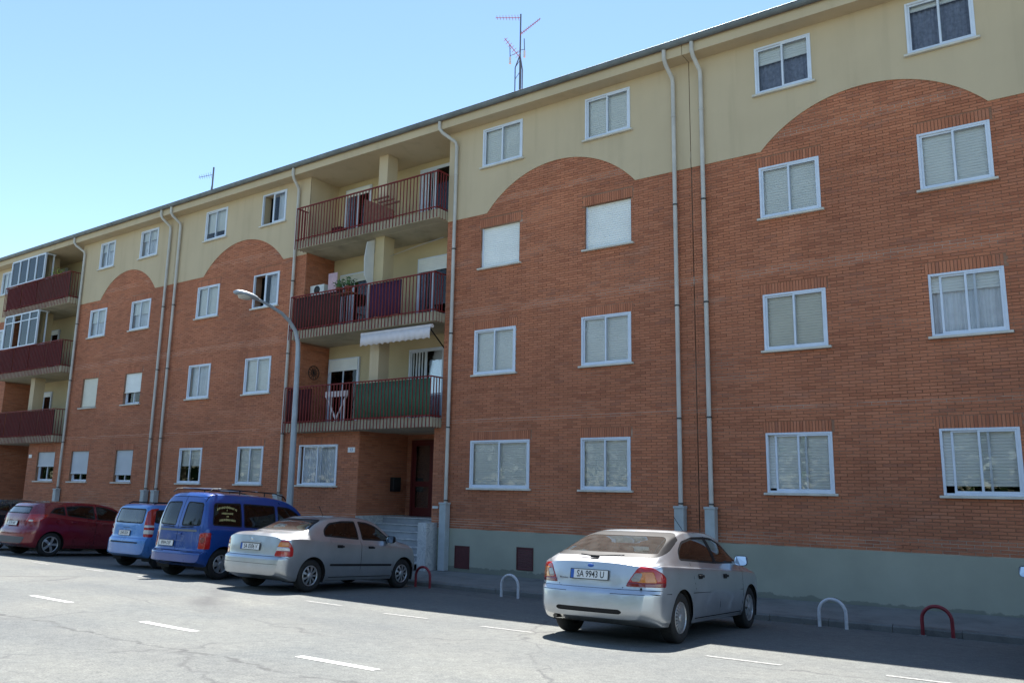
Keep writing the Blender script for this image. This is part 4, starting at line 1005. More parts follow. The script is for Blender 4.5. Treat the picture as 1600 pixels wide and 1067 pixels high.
def flip(p): return [(-a, b) for a, b in p][::-1]
def circle(cx, cz, r, n=20): return [(cx+r*math.cos(2*math.pi*k/n), cz+r*math.sin(2*math.pi*k/n)) for k in range(n+1)]
def sedan_large(label, paint):
    S = dict(label=label, paint=paint, x0=-2.30, x1=2.25, zroof=1.395, halfw=.875, rl=.55, fl=.6, rround=.26, fround=.42, rpow=3.2, nx=230, nt=9,
        top=pchip([-2.30,-2.14,-2.0,-1.5,-1.1,-.65,-.05,.3,.6,1.0,1.32,1.7,2.1,2.25], [.955,.985,1.01,1.205,1.325,1.385,1.40,1.39,1.345,1.145,.985,.91,.79,.70]),
        belt=pchip([-2.3,-1.9,-1,0,1,1.35,1.8,2.25], [.90,.945,.93,.905,.87,.85,.80,.62]),
        half=pchip([-2.3,-2.18,-2.0,-1.6,-.5,.8,1.6,2.05,2.25], [.70,.79,.845,.868,.875,.872,.86,.81,.72]),
        roofy=pchip([-2.3,-1.2,-.6,0,.6,1.3], [.66,.655,.63,.61,.59,.62]), bot=pchip([-2.3,-2.1,-1.8,1.8,2.1,2.25], [.30,.25,.20,.20,.22,.28]),
        rear=pchip([.2,.32,.42,.60,.645,.80,1.0], [.10,.03,0,.012,.055,.075,.115]), front=pchip([.2,.35,.5,.7,.9], [.08,.01,0,.04,.2]),
        wheel_r=.305, arch_r=.348, axles=(-1.352,1.352), track=1.50, r_rim=.192, tyre_w=.195, lip=.012,
        side_glass=[dict(p=[(-1.30,1.0),(-1.22,1.12),(-.98,1.24),(-.50,1.305),(-.03,1.315),(-.03,.955)], r=[.06,.06,.08,.08,.02,.02], frame=.028), dict(p=[(.03,.955),(.03,1.315),(.36,1.305),(.62,1.24),(1.06,.955)], r=[.02,.02,.08,.08,.03], frame=.028),
                    dict(p=[(-.04,.955),(-.04,1.32),(.04,1.32),(.04,.955)], r=.005, frame=.039, m='car_trim')],
        rear_glass=[dict(p=[(-.75,1.02),(-.645,1.35),(.645,1.35),(.75,1.02)], x=(-2.2,-.5), zmin=.9, r=[.1,.16,.16,.1], frame=.055, m='rear_glass')],
        front_glass=dict(p=[(-.66,1.0),(-.50,1.35),(.50,1.35),(.66,1.0)], x=(.2,1.6)),
        lamps=[dict(view='rear', m='lens_red', x=(-3,-2.04), p=[(.47,.685),(.60,.90),(.66,.935),(.95,.935),(.95,.685)], r=.03, side=[(-2.6,.685),(-2.6,.95),(-2.02,.915),(-1.84,.80),(-1.86,.685)], sx=-1.8,
                    zones=[('lens_grey', [(.52,.745),(.58,.845),(.665,.845),(.63,.745)], 'rear'), ('lens_amber', [(.605,.735),(.64,.86),(.76,.86),(.80,.735)], 'rear'), ('lens_deep', [(.4,.60),(.4,.735),(.95,.735),(.95,.60)], 'rear')])],
        bands=[dict(view='rear', name='bumper_slot', m='car_trim', x=(-3,-2.0), p=[(-.42,.36),(-.46,.385),(-.42,.415),(.42,.415),(.46,.385),(.42,.36)], off=-.012)],
        seams=[dict(view='rear', x=(-3,-1.9), p=[(-.95,.645),(.95,.645)], w=.005), dict(view='rear', x=(-3,-2.0), p=[(.47,.685),(.40,.645)]), dict(view='rear', x=(-3,-2.0), p=[(-.47,.685),(-.40,.645)]),
               dict(view='side', p=[(-2.3,.60),(-1.70,.60)], w=.007), dict(view='side', p=[(-1.0,.60),(1.0,.585)], w=.007), dict(view='side', p=[(0,.955),(0,.62),(.02,.28)]), dict(view='side', p=[(1.0,.93),(1.0,.5),(.95,.28)]), dict(view='side', p=[(-.98,.97),(-.96,.78),(-.90,.62)]), dict(view='side', p=[(-.9,.275),(.95,.275)]), dict(view='side', p=circle(-1.52,.78,.075), w=.003)],
        rims=[(22,.011,.016,.055,.168,.06),(7,.03,.05,.05,.165,.06)], cabin=(-1.0,.85), front_seat=.05, rear_seat=-.85, dash=.92, shelf=(-1.75,-1.05,.55,.90), handles=[(-.72,.80),(.24,.79)], mirror=(.80,1.0), mirror_mat=paint, handle_mat='car_trim',
        plate=dict(t='SA 9943 U', z=.80, eu=True, size=.112, sx=.78))
    car = build_car(S); return car, S
def sedan_small(label, paint):
    S = dict(label=label, paint=paint, x0=-2.15, x1=2.06, zroof=1.42, halfw=.855, rl=.5, fl=.55, rround=.15, fround=.36, rpow=4, nx=220, nt=9,
        top=pchip([-2.15,-1.98,-1.58,-1.05,-.65,-.15,.2,.55,1.05,1.32,1.65,1.95,2.06], [1.00,1.055,1.085,1.305,1.395,1.425,1.415,1.365,1.11,.985,.915,.79,.68]),
        belt=pchip([-2.15,-1.6,-.8,0,1,1.3,1.7,2.06], [.955,.975,.945,.915,.88,.86,.81,.62]),
        half=pchip([-2.15,-2.06,-1.92,-1.5,-.4,.8,1.5,1.9,2.06], [.74,.795,.832,.852,.855,.853,.845,.80,.72]),
        roofy=pchip([-2.2,-1.2,-.6,0,.6,1.3], [.55,.555,.575,.58,.575,.61]), bot=pchip([-2.15,-1.9,-1.7,1.7,2.0,2.06], [.30,.23,.19,.19,.22,.26]),
        rear=pchip([.2,.32,.45,.60,.635,.80,1.0], [.09,.02,0,.005,.045,.06,.085]), front=pchip([.2,.35,.5,.7,.9], [.08,.01,0,.04,.2]),
        wheel_r=.30, arch_r=.345, axles=(-1.305,1.305), track=1.465, r_rim=.187, tyre_w=.18, lip=.016,
        side_glass=[dict(p=[(-1.0,1.02),(-.97,1.14),(-.78,1.275),(-.40,1.33),(-.05,1.335),(-.05,.975)], r=[.05,.06,.08,.06,.03,.02]), dict(p=[(.04,.97),(.04,1.335),(.32,1.32),(.58,1.25),(1.02,.955)], r=[.02,.03,.08,.08,.03])],
        rear_glass=[dict(p=[(-.64,1.10),(-.52,1.335),(.52,1.335),(.64,1.10)], x=(-2.0,-.6), zmin=.95, r=[.05,.09,.09,.05], frame=.03, m='rear_glass')],
        front_glass=dict(p=[(-.66,1.0),(-.50,1.37),(.50,1.37),(.66,1.0)], x=(.2,1.6)),
        lamps=[dict(view='rear', m='lens_red', x=(-3,-1.96), p=[(.625,.645),(.69,.90),(.73,.945),(.95,.93),(.95,.645)], r=.03, side=[(-2.4,.645),(-2.4,.95),(-1.90,.925),(-1.80,.78),(-1.80,.645)], sx=-1.8,
                    zones=[('lens_amber', [(.65,.815),(.69,.90),(.80,.90),(.815,.815)], 'rear'), ('lens_clear', [(.63,.745),(.66,.81),(.815,.81),(.825,.745)], 'rear')])],
        bands=[dict(view='side', name='rub_strip', m='car_trim', x=(-.9,.95), p=[(-.86,.475),(-.86,.515),(.92,.505),(.92,.465)], off=.008)],
        seams=[dict(view='rear', x=(-3,-1.85), p=[(-.95,.635),(.95,.635)], w=.005), dict(view='rear', x=(-3,-1.9), p=[(.625,.645),(.69,.92)], w=.004), dict(view='rear', x=(-3,-1.9), p=[(-.625,.645),(-.69,.92)], w=.004), dict(view='rear', x=(-3,-1.9), p=[(-.9,.50),(.9,.50)], w=.003),
               dict(view='side', p=[(-2.3,.635),(-1.66,.60)]), dict(view='side', p=[(-.01,.96),(-.01,.6),(.0,.27)]), dict(view='side', p=[(.98,.93),(.97,.5),(.93,.27)]), dict(view='side', p=[(-.86,1.0),(-.84,.78),(-.76,.60)]), dict(view='side', p=[(-.85,.265),(.93,.265)])],
        rims=[(9,.012,.022,.06,.165,.062)], cabin=(-1.0,.85), front_seat=.05, rear_seat=-.82, dash=.93, shelf=(-1.5,-.95,.58,.945), handles=[(-.60,.84),(.28,.825)], mirror=(.78,1.0), mirror_mat='car_trim',
        plate=dict(t='SA 0306 V', z=.79, eu=True, size=.112, sx=.78))
    return build_car(S), S
def van(label, paint):
    S = dict(label=label, paint=paint, x0=-2.0, x1=2.08, zroof=1.78, halfw=.86, rl=.55, fl=.55, rround=.13, fround=.36, rpow=5, nx=190, nt=9,
        top=pchip([-2.0,-1.88,-1.6,-1,-.2,.35,.7,1.2,1.42,1.75,1.98,2.08], [1.70,1.755,1.785,1.80,1.795,1.755,1.665,1.29,1.13,1.02,.88,.74]),
        belt=pchip([-2,-.8,.3,1.2,1.5,1.8,2.08], [1.06,1.05,1.03,1.0,.97,.90,.68]), half=pchip([-2,-1.85,-1.5,0,1.2,1.6,1.95,2.08], [.815,.84,.855,.86,.86,.85,.80,.72]),
        roofy=pchip([-2,-1.2,0,.7,1.4], [.60,.635,.645,.63,.64]), bot=pchip([-2,-1.8,-1.7,1.7,2,2.08], [.34,.28,.24,.22,.25,.3]),
        rear=pchip([.2,.36,.50,.545,.57,1.05,1.5,1.8], [.05,.0,0,.015,.075,.10,.19,.30]), front=pchip([.2,.35,.5,.7,.9], [.08,.01,0,.04,.2]),
        wheel_r=.315, arch_r=.365, axles=(-1.345,1.345), track=1.46, r_rim=.187, tyre_w=.18, lip=.02, glass='car_glass',
        side_glass=[dict(p=[(-1.66,1.10),(-1.60,1.57),(-.90,1.59),(-.90,1.08)], r=[.06,.09,.03,.03], m='car_glass_dark', text=True), dict(p=[(-.84,1.08),(-.84,1.59),(.06,1.58),(.06,1.06)], r=.04, m='car_glass_dark'), dict(p=[(.13,1.06),(.13,1.58),(.50,1.56),(.74,1.46),(1.26,1.04)], r=[.03,.03,.08,.08,.03])],
        rear_glass=[dict(p=[(-.68,1.08),(-.60,1.56),(-.09,1.58),(-.09,1.06)], x=(-3,-1.4), r=.07, frame=.028), dict(p=flip([(-.68,1.08),(-.60,1.56),(-.09,1.58),(-.09,1.06)]), x=(-3,-1.4), r=.07, frame=.028)],
        front_glass=dict(p=[(-.68,1.15),(-.56,1.68),(.56,1.68),(.68,1.15)], x=(.3,1.7)),
        lamps=[dict(view='rear', m='lens_red', x=(-3,-1.80), p=[(.685,.62),(.685,.93),(.95,.97),(.95,.60)], r=.02, side=[(-2.4,.60),(-2.4,.97),(-1.70,.955),(-1.70,.62)], sx=-1.55, zones=[('lens_deep', [(.71,.735),(.71,.845),(.80,.85),(.80,.735)], 'rear')])],
        bands=[dict(view='rear', name='badge_strip', m='sticker_gold', x=(-3,-1.7), p=[(-.60,.955),(-.60,1.0),(.62,1.0),(.62,.955)], off=.004)],
        seams=[dict(view='rear', x=(-3,-1.6), p=[(0,.57),(0,1.70)], w=.006), dict(view='rear', x=(-3,-1.75), p=[(-.95,.56),(.95,.56)], w=.006), dict(view='rear', x=(-3,-1.6), p=[(-.67,.57),(-.67,1.05),(-.60,1.68),(.60,1.68),(.67,1.05),(.67,.57)], w=.005),
               dict(view='side', p=[(-2.2,.55),(-1.72,.53)]), dict(view='side', p=[(.095,1.6),(.095,.3)]), dict(view='side', p=[(-.87,1.6),(-.87,.72)]), dict(view='side', p=[(1.22,1.0),(1.2,.6),(1.0,.3)]), dict(view='side', p=[(-1.70,.83),(-1.70,.93),(-1.42,.93),(-1.42,.83),(-1.70,.83)], w=.003)],
        rims=[(6,.034,.052,.05,.165,.06)], cabin=(-1.0,1.05), front_seat=.25, rear_seat=-.65, dash=1.05, seat_z=.66, handles=[(-.10,.93),(.42,.93)], mirror=(1.0,1.16), mirror_mat='car_trim',
        plate=dict(t='8904 DSP', z=.70, y=.30, w=.24, size=.10, sx=.8))
    return build_car(S), S
def city_car(label, paint):
    S = dict(label=label, paint=paint, x0=-1.74, x1=1.80, zroof=1.50, halfw=.79, rl=.5, fl=.5, rround=.11, fround=.28, rpow=5, nx=160, nt=8,
        top=pchip([-1.74,-1.6,-1.2,-.5,.1,.45,.9,1.2,1.5,1.72,1.80], [1.44,1.485,1.51,1.525,1.50,1.44,1.14,1.02,.95,.83,.70]),
        belt=pchip([-1.74,-.6,.4,1.1,1.5,1.8], [1.00,.97,.94,.91,.85,.62]), half=pchip([-1.74,-1.6,-1.2,0,1,1.5,1.8], [.745,.77,.785,.79,.788,.76,.66]),
        roofy=pchip([-1.74,-.8,0,.6,1.2], [.545,.58,.59,.57,.58]), bot=pchip([-1.74,-1.5,1.5,1.8], [.32,.24,.22,.28]), rear=pchip([.2,.36,.55,.66,.70,1.0,1.55], [.05,0,0,.01,.05,.07,.19]), front=pchip([.2,.35,.5,.7,.9], [.06,.01,0,.04,.15]),
        wheel_r=.285, arch_r=.325, axles=(-1.15,1.15), track=1.36, r_rim=.175, tyre_w=.17, lip=.014,
        side_glass=[dict(p=[(-1.45,1.06),(-1.38,1.36),(-1.06,1.38),(-1.06,1.02)], r=.04), dict(p=[(-1.0,1.01),(-1.0,1.385),(-.30,1.39),(-.30,.98)], r=.03), dict(p=[(-.22,.98),(-.22,1.39),(.14,1.37),(.42,1.28),(.86,.97)], r=[.03,.03,.07,.07,.03])],
        rear_glass=[dict(p=[(-.56,1.03),(-.53,1.38),(.53,1.38),(.56,1.03)], x=(-3,-1.25), r=.07, frame=.03, m='rear_glass')], front_glass=dict(p=[(-.58,1.03),(-.48,1.44),(.48,1.44),(.58,1.03)], x=(.1,1.4)),
        lamps=[dict(view='rear', m='lens_red', x=(-3,-1.42), p=[(.63,.73),(.605,1.06),(.575,1.40),(.70,1.42),(.85,1.1),(.85,.73)], r=.03, side=[(-2.2,.73),(-2.2,1.42),(-1.30,1.40),(-1.46,1.05),(-1.50,.73)], sx=-1.2, zones=[('lens_clear', [(.62,.80),(.62,.89),(.9,.89),(.9,.80)], 'rear'), ('lens_clear', [(.62,.95),(.62,1.0),(.9,1.0),(.9,.95)], 'rear')])],
        bands=[dict(view='rear', name='bumper_strip', m='car_trim', x=(-3,-1.45), p=[(-.55,.575),(-.55,.605),(.55,.605),(.55,.575)], off=.006), dict(view='rear', name='tailgate_recess', m='car_trim', x=(-3,-1.4), p=[(-.12,.905),(-.12,.93),(.20,.93),(.20,.905)], off=.004)],
        seams=[dict(view='rear', x=(-3,-1.45), p=[(-.9,.685),(.9,.685)], w=.005), dict(view='side', p=[(-.26,1.4),(-.26,.3)]), dict(view='side', p=[(-1.03,1.0),(-.9,.6)]), dict(view='side', p=[(.82,.95),(.8,.3)])],
        rims=[(6,.024,.04,.05,.155,.055)], cabin=(-.9,.75), front_seat=.0, rear_seat=-.75, dash=.97, seat_z=.58, shelf=(-1.45,-.95,.5,.98), handles=[(-.8,.86),(-.05,.85)], mirror=(.62,1.02), mirror_mat='car_trim',
        plate=dict(t='2540 DDF', z=.80, y=.06, w=.22, size=.095, sx=.78))
    return build_car(S), S
def hatch(label, paint, plate, nx=180):
    S = dict(label=label, paint=paint, x0=-1.98, x1=2.02, zroof=1.46, halfw=.87, rl=.55, fl=.6, rround=.20, fround=.42, rpow=3.5, nx=nx, nt=8,
        top=pchip([-1.98,-1.80,-1.45,-.9,-.3,.1,.5,1.0,1.38,1.7,1.93,2.02], [1.30,1.375,1.425,1.465,1.475,1.46,1.405,1.17,1.0,.915,.80,.70]),
        belt=pchip([-1.98,-1.5,-.6,.3,1.1,1.5,2.02], [1.06,1.06,1.0,.945,.89,.86,.62]), half=pchip([-1.98,-1.88,-1.72,-1.4,-.3,.9,1.6,1.9,2.02], [.69,.78,.83,.86,.87,.868,.855,.80,.72]),
        roofy=pchip([-1.98,-1.1,-.3,.5,1.3], [.50,.555,.585,.58,.61]), bot=pchip([-1.98,-1.75,1.75,2.02], [.32,.22,.20,.27]), rear=pchip([.2,.36,.56,.70,.74,1.0,1.45], [.08,0,.0,.03,.07,.11,.34]), front=pchip([.2,.35,.5,.7,.9], [.08,.01,0,.04,.2]),
        wheel_r=.315, arch_r=.352, axles=(-1.245,1.245), track=1.50, r_rim=.215, tyre_w=.195, lip=.016, glass='car_glass_dark',
        side_glass=[dict(p=[(-1.36,1.14),(-1.20,1.28),(-.92,1.33),(-.92,1.08)], r=[.02,.06,.02,.02]), dict(p=[(-.88,1.075),(-.88,1.335),(-.45,1.375),(-.08,1.375),(-.08,1.01)], r=.03), dict(p=[(-.02,1.005),(-.02,1.375),(.25,1.365),(.55,1.29),(1.1,.965)], r=[.02,.02,.08,.08,.03])],
        rear_glass=[dict(p=[(-.58,1.10),(-.50,1.30),(.50,1.30),(.58,1.10)], x=(-3,-1.3), r=.07, frame=.03, m='rear_glass')], front_glass=dict(p=[(-.66,1.02),(-.50,1.41),(.50,1.41),(.66,1.02)], x=(.1,1.6)),
        lamps=[dict(view='rear', m='lens_red', x=(-3,-1.66), p=[(.55,.86),(.60,1.08),(.66,1.10),(.95,1.10),(.95,.86)], r=.04, side=[(-2.3,.86),(-2.3,1.14),(-1.45,1.14),(-1.36,1.12),(-1.62,.90)], sx=-1.2, zones=[('lens_clear', [(.62,.90),(.64,.95),(.74,.95),(.74,.90)], 'rear')])],
        bands=[dict(view='rear', name='bumper_insert', m='bumper_grey', x=(-3,-1.7), p=[(-.62,.33),(-.70,.50),(.70,.50),(.62,.33)], r=.05, off=.004)],
        seams=[dict(view='rear', x=(-3,-1.7), p=[(-.9,.70),(.9,.70)], w=.005), dict(view='side', p=[(-.05,1.0),(-.05,.3)]), dict(view='side', p=[(-.95,1.08),(-.80,.70)]), dict(view='side', p=[(1.02,.95),(1.0,.3)]), dict(view='side', p=[(-.8,.27),(1.0,.27)])],
        rims=[(5,.028,.036,.05,.195,.055)], cabin=(-.95,.85), front_seat=.0, rear_seat=-.8, dash=.97, shelf=(-1.6,-1.0,.5,1.02), handles=[(-.68,.92),(.2,.88)], handle_mat=paint, mirror=(.85,1.04),
        plate=dict(t=plate, z=.84, w=.26, size=.105, sx=.8))
    return build_car(S), S
def extras(mb, name, mat, car): return part(name, mb, mat, car)
# --- large silver sedan
c, S = sedan_large('large silver sedan at right with plate SA 9943 U and triangular wraparound tail lamps', 'paint_silver')
x = S['rear_x'](0, .915) - .004
m = MB(); m.lathe([(.0, -.006), (.035, -.005), (.045, .004)], (0,0,0), 'x', 20); me = m.mesh('badge', 'plate_blue'); me.transform(Matrix.Translation((x, .0, .905)) @ Matrix.Diagonal((1, 1, .5, 1))); link(bpy.data.objects.new('badge', me), c)
t_ = text_mesh('Mondeo', .035, 'bumper_grey', 'model_badge'); t_.transform(Matrix.Translation((S['rear_x'](.36,.745)-.006, .37, .745)) @ Matrix(((0,0,-1,0),(-1,0,0,0),(0,1,0,0),(0,0,0,1)))); link(bpy.data.objects.new('model_badge', t_), c)
m = MB(); m.tube([(-2.03, .02, 1.02), (-1.99, -.15, 1.035), (-1.96, -.34, 1.045)], .009, 6); m.tube([(-2.03, .05, 1.02), (-1.99, .25, 1.035)], .011, 6); m.box(-2.07, -2.01, -.02, .08, 1.0, 1.03); extras(m, 'rear_wiper', 'car_trim', c)
m = MB(); m.tube([(.35, -.2, 1.37), (-.05, -.2, 1.59)], .004, 5); extras(m, 'aerial', 'car_trim', c)
m = MB(); m.tube([(-2.2, .5, .27), (-1.8, .5, .27)], .028, 10); extras(m, 'exhaust_pipe', 'exhaust', c)
m = MB(); m.lathe([(.0, -.004), (.012, -.004), (.014, .006)], (S['rear_x'](-.66,.665), -.66, .665), 'x', 12); extras(m, 'lock', 'car_trim', c)
place_car(c, -5.27, -4.92, 91.5)
# --- small silver sedan
c, S = sedan_small('smaller silver sedan by the marble steps with upright tail lamps and black side strip', 'paint_grey_silver')
m = MB(); m.tube([(-.35, .0, 1.425), (-.48, 0, 1.60)], .006, 6); extras(m, 'aerial', 'car_trim', c)
m = MB(); m.lathe([(.0, -.005), (.022, -.005), (.028, .004)], (S['rear_x'](0,.945)-.002, 0, .93), 'x', 18); extras(m, 'badge', 'chrome', c)
m = MB(); m.box(S['rear_x'](0,.875)-.012, S['rear_x'](0,.875)+.02, -.27, .27, .855, .88); bevel(extras(m, 'boot_handle', 'paint_grey_silver', c), .006, 2)
place_car(c, -13.03, -4.22, 92.0)
# --- blue van
c, S = van('royal blue compact van with roof rails and twin rear doors', 'paint_blue')
for sg in (-1, 1):
    m = MB(); m.tube([(-1.7, sg*.60, 1.77), (-1.62, sg*.60, 1.85), (-1.4, sg*.60, 1.865), (.1, sg*.60, 1.86), (.38, sg*.59, 1.80), (.45, sg*.59, 1.73)], .013, 8)
    for xx in (-.9, -.2): m.tube([(xx, sg*.60, 1.77), (xx, sg*.60, 1.86)], .015, 6)
    extras(m, 'roof_rail', 'black_metal', c)
for xx in (-1.45, -.45):
    m = MB(); m.box(xx-.03, xx+.03, -.63, .63, 1.862, 1.880); bevel(extras(m, 'roof_bar', 'galv', c), .008, 2)
m = MB(); rg = np.random.default_rng(4)
def strokes(mb, cx, cz, w, h, arc, n):
    for k in range(n):
        t = (k+.5)/n - .5; x_ = cx + t*w; z_ = cz - arc*(2*t)**2; sw = w/n*.62; z2 = h*rg.uniform(.6, 1.0); y = S['side_y'](x_, z_) - .004
        mb.add([(x_-sw/2, y, z_-z2/2), (x_+sw/2, y, z_-z2/2), (x_+sw/2*.7, y, z_+z2/2), (x_-sw/2*.8, y, z_+z2/2)], [(0,1,2,3)])
strokes(m, -1.28, 1.49, .52, .05, .06, 17); strokes(m, -1.28, 1.43, .02, .04, 0, 1); strokes(m, -1.28, 1.36, .30, .042, 0, 10); strokes(m, -1.28, 1.30, .06, .04, 0, 2); strokes(m, -1.28, 1.23, .42, .05, .02, 13)
extras(m, 'window_lettering', 'sticker_yellow', c)['kind'] = 'stuff'
for sg in (-1, 1): m = MB(); xx = S['rear_x'](sg*.4, 1.02); m.tube([(xx-.015, sg*.12, 1.035), (xx-.01, sg*.5, 1.06)], .009, 6); extras(m, 'rear_wiper', 'car_trim', c)
m = MB(); xx = S['rear_x'](-.08, .90); m.box(xx-.03, xx+.01, -.16, -.05, .885, .915); bevel(extras(m, 'door_handle', 'paint_blue', c), .006, 2)
place_car(c, -16.07, -4.0, 93.0)
# --- light blue city car
c, S = city_car('small sky blue hatchback with tall tail lamps, left of the blue van', 'paint_sky')
for sg in (-1, 1): m = MB(); m.tube([(-1.4, sg*.52, 1.49), (-1.3, sg*.52, 1.535), (.0, sg*.52, 1.54), (.12, sg*.51, 1.48)], .014, 8); extras(m, 'roof_rail', 'car_trim', c)
m = MB(); xx = S['rear_x'](.1, 1.04); m.tube([(xx-.012, .0, 1.04), (xx-.008, .36, 1.07)], .008, 6); extras(m, 'rear_wiper', 'car_trim', c)
place_car(c, -19.05, -3.6, 92.0)
# --- dark red hatchback
c, S = hatch('dark red hatchback with five-spoke alloy wheels, left of the sky blue car', 'paint_wine', '0178 HRF')
place_car(c, -24.05, -3.75, 92.0)
# --- dark car at the left edge
c, S = hatch('near-black car at the far left, mostly hidden by the dark red hatchback', 'paint_dark', '4417 FGC', 140)
place_car(c, -26.85, -3.95, 92.0)
# --- white car at the right edge
c, S = hatch('white car just entering the right edge, only its mirror and flank showing', 'paint_white', '6120 CVB', 140)
place_car(c, 0.13, -4.35, 91.5)

# ------------------------------------------------------------------ balcony doors (parts of the blocks)
glazed_door(F2, -19.0, -17.85, SLABS[2]+.262, 11.45, 1.148, .12, 'curtain_blue'); glazed_door(F2, -15.80, -14.55, SLABS[2]+.262, 11.45, 1.148, 0, 'curtain_white')
glazed_door(F2, -19.05, -17.75, SLABS[1]+.262, 8.62, 1.148, .14, 'curtain_white', 'shutter_cream'); glazed_door(F2, -15.75, -14.55, SLABS[1]+.262, 8.66, 1.148, .2, 'curtain_blue')
glazed_door(F2, -19.35, -18.0, SLABS[0]+.262, 5.93, 1.148, .18, None); glazed_door(F2, -15.95, -14.6, SLABS[0]+.262, 5.95, 1.148, 0, 'curtain_white')
for k in range(3): glazed_door(F1, -38.3, -37.0, SLABS[k]+.262, SLABS[k]+2.35, 1.148, .1, 'curtain_white')
for k in range(3): glazed_door(F3, .8, 2.0, SLABS[k]+.262, SLABS[k]+2.35, 1.148, .1*k, 'curtain_white'); glazed_door(F3, 4.2, 5.4, SLABS[k]+.262, SLABS[k]+2.35, 1.148, .15, 'curtain_white')
for k in (1, 2): glazed_door(F1, -35.0, -33.8, SLABS[k]+.262, SLABS[k]+2.35, 1.148, 0, None)
m = MB(); m.box(-35.5, -33.7, 1.10, 1.146, SLABS[0]+.262, 6.2); part('ochre_panel', m, 'yellow_paint', bl_)
# glazed-in halves of the two upper left balconies
for k in (1, 2):
    zb = SLABS[k]+1.33; zt = (9.15 if k == 1 else 11.64); xa, xb = -38.75, -35.75; n = 4; fr = MB()
    fr.box(xa, xb, -.43, -.37, zb, zb+.05); fr.box(xa, xb, -.43, -.37, zt-.06, zt); ztr = zt-.35 if k == 1 else None
    if ztr: fr.box(xa, xb, -.425, -.375, ztr-.02, ztr+.02)
    for i in range(n+1): x = xa+(xb-xa)*i/n; fr.box(x-.03, x+.03, -.435, -.365, zb+.05, zt-.06)
    for y in (-.1,): fr.box(xb-.03, xb+.03, y, y+.05, zb, zt)
    fr.box(xb-.025, xb+.025, -.365, .0, zb, zb+.05); fr.box(xb-.025, xb+.025, -.365, .0, zt-.06, zt)
    e = part('balcony_glazing', fr, 'white_alu', bl_)
    for i in range(n):
        if k == 1 and i == 1: continue
        x0, x1 = xa+(xb-xa)*i/n+.03, xa+(xb-xa)*(i+1)/n-.03; g = MB(); g.box(x0, x1, -.402, -.398, zb+.05, zt-.06); part('pane', g, 'window_glass', e); curtain_mesh(x0, x1, zb+.05, zt-.06, -.34, 'curtain_white', e, .01)
    g = MB(); g.box(xb-.003, xb+.003, -.365, -.1, zb+.05, zt-.06); part('pane', g, 'window_glass', e)
# dark red sheet panels fixed behind the left railings
for k in range(3):
    zb = SLABS[k]+.30; 
    for i in range(4):
        x0 = LXL + (LXR-LXL)*i/4 + .02; x1 = LXL + (LXR-LXL)*(i+1)/4 - .06; m = MB(); m.box(x0, x1, -.395+.004*i, -.385+.004*i, zb, zb+.98)
        if k == 2 and i > 1: part('railing_panel', m, 'cloth_brown', bl_)
        else: part('railing_panel', m, 'panel_red', bl_)

# ------------------------------------------------------------------ things on the balconies
def cloth(name, x0, x1, z0, z1, y, mat, label, cat, amp=.006, pitch=.2):
    m = MB(); n = max(6, int((x1-x0)/.04)); vs = []; ph = random.uniform(0, 6)
    for i in range(n+1):
        x = x0+(x1-x0)*i/n; w = amp*math.sin(x/pitch*6.28+ph); vs += [(x, y+w*.3, z1), (x, y+w, (z0+z1)/2), (x, y+w*1.2, z0 + .01*math.sin(x*9))]
    m.add(vs, [(3*i+k, 3*i+3+k, 3*i+4+k, 3*i+1+k) for i in range(n) for k in (0, 1)], 0, True)
    o = solo(name, m, mat, label, cat); s = o.modifiers.new('thickness', 'SOLIDIFY'); s.thickness = .006; return o
cloth('reed_screen', -19.35, -17.35, 6.64, 7.60, -.385, 'cloth_brown', 'dark brown screen behind left end of the middle balcony railing', 'screen', .004)
cloth('purple_cloth', -16.20, -14.98, 6.66, 7.62, -.375, 'cloth_purple', 'purple cloth hung inside the middle balcony railing', 'cloth')
cloth('green_windbreak', -16.55, -13.80, 3.86, 4.82, -.380, 'cloth_green', 'green fabric windbreak along the right half of the lowest balcony railing', 'windbreak')
cloth('red_cloth', -19.40, -18.35, 3.86, 4.80, -.38, 'panel_red', 'dark red cloth behind left end of the lowest balcony railing', 'cloth')
cloth('pink_towel', -18.42, -18.02, 7.35, 8.35, .05, 'cloth_pink', 'pink patterned towel hanging on the middle balcony', 'towel', .012, .16)
# white folding table standing on its side
t = thing('folding_table', 'white folding table propped on edge behind the lowest balcony railing', 'table', (-17.4, -.2, 3.81))
m = MB(); m.box(-17.85, -16.95, -.31, -.28, 4.52, 4.68); part('table_edge', m, 'cloth_white', t)
for (a, b) in (((-17.80, 4.52), (-17.35, 3.82)), ((-17.0, 4.52), (-17.42, 3.82)), ((-17.62, 4.52), (-17.62, 3.82)), ((-17.05, 4.45), (-17.05, 3.82))):
    m = MB(); m.tube([(a[0], -.29, a[1]), (b[0], -.29, b[1])], .03, 8); part('leg', m, 'cloth_white', t)
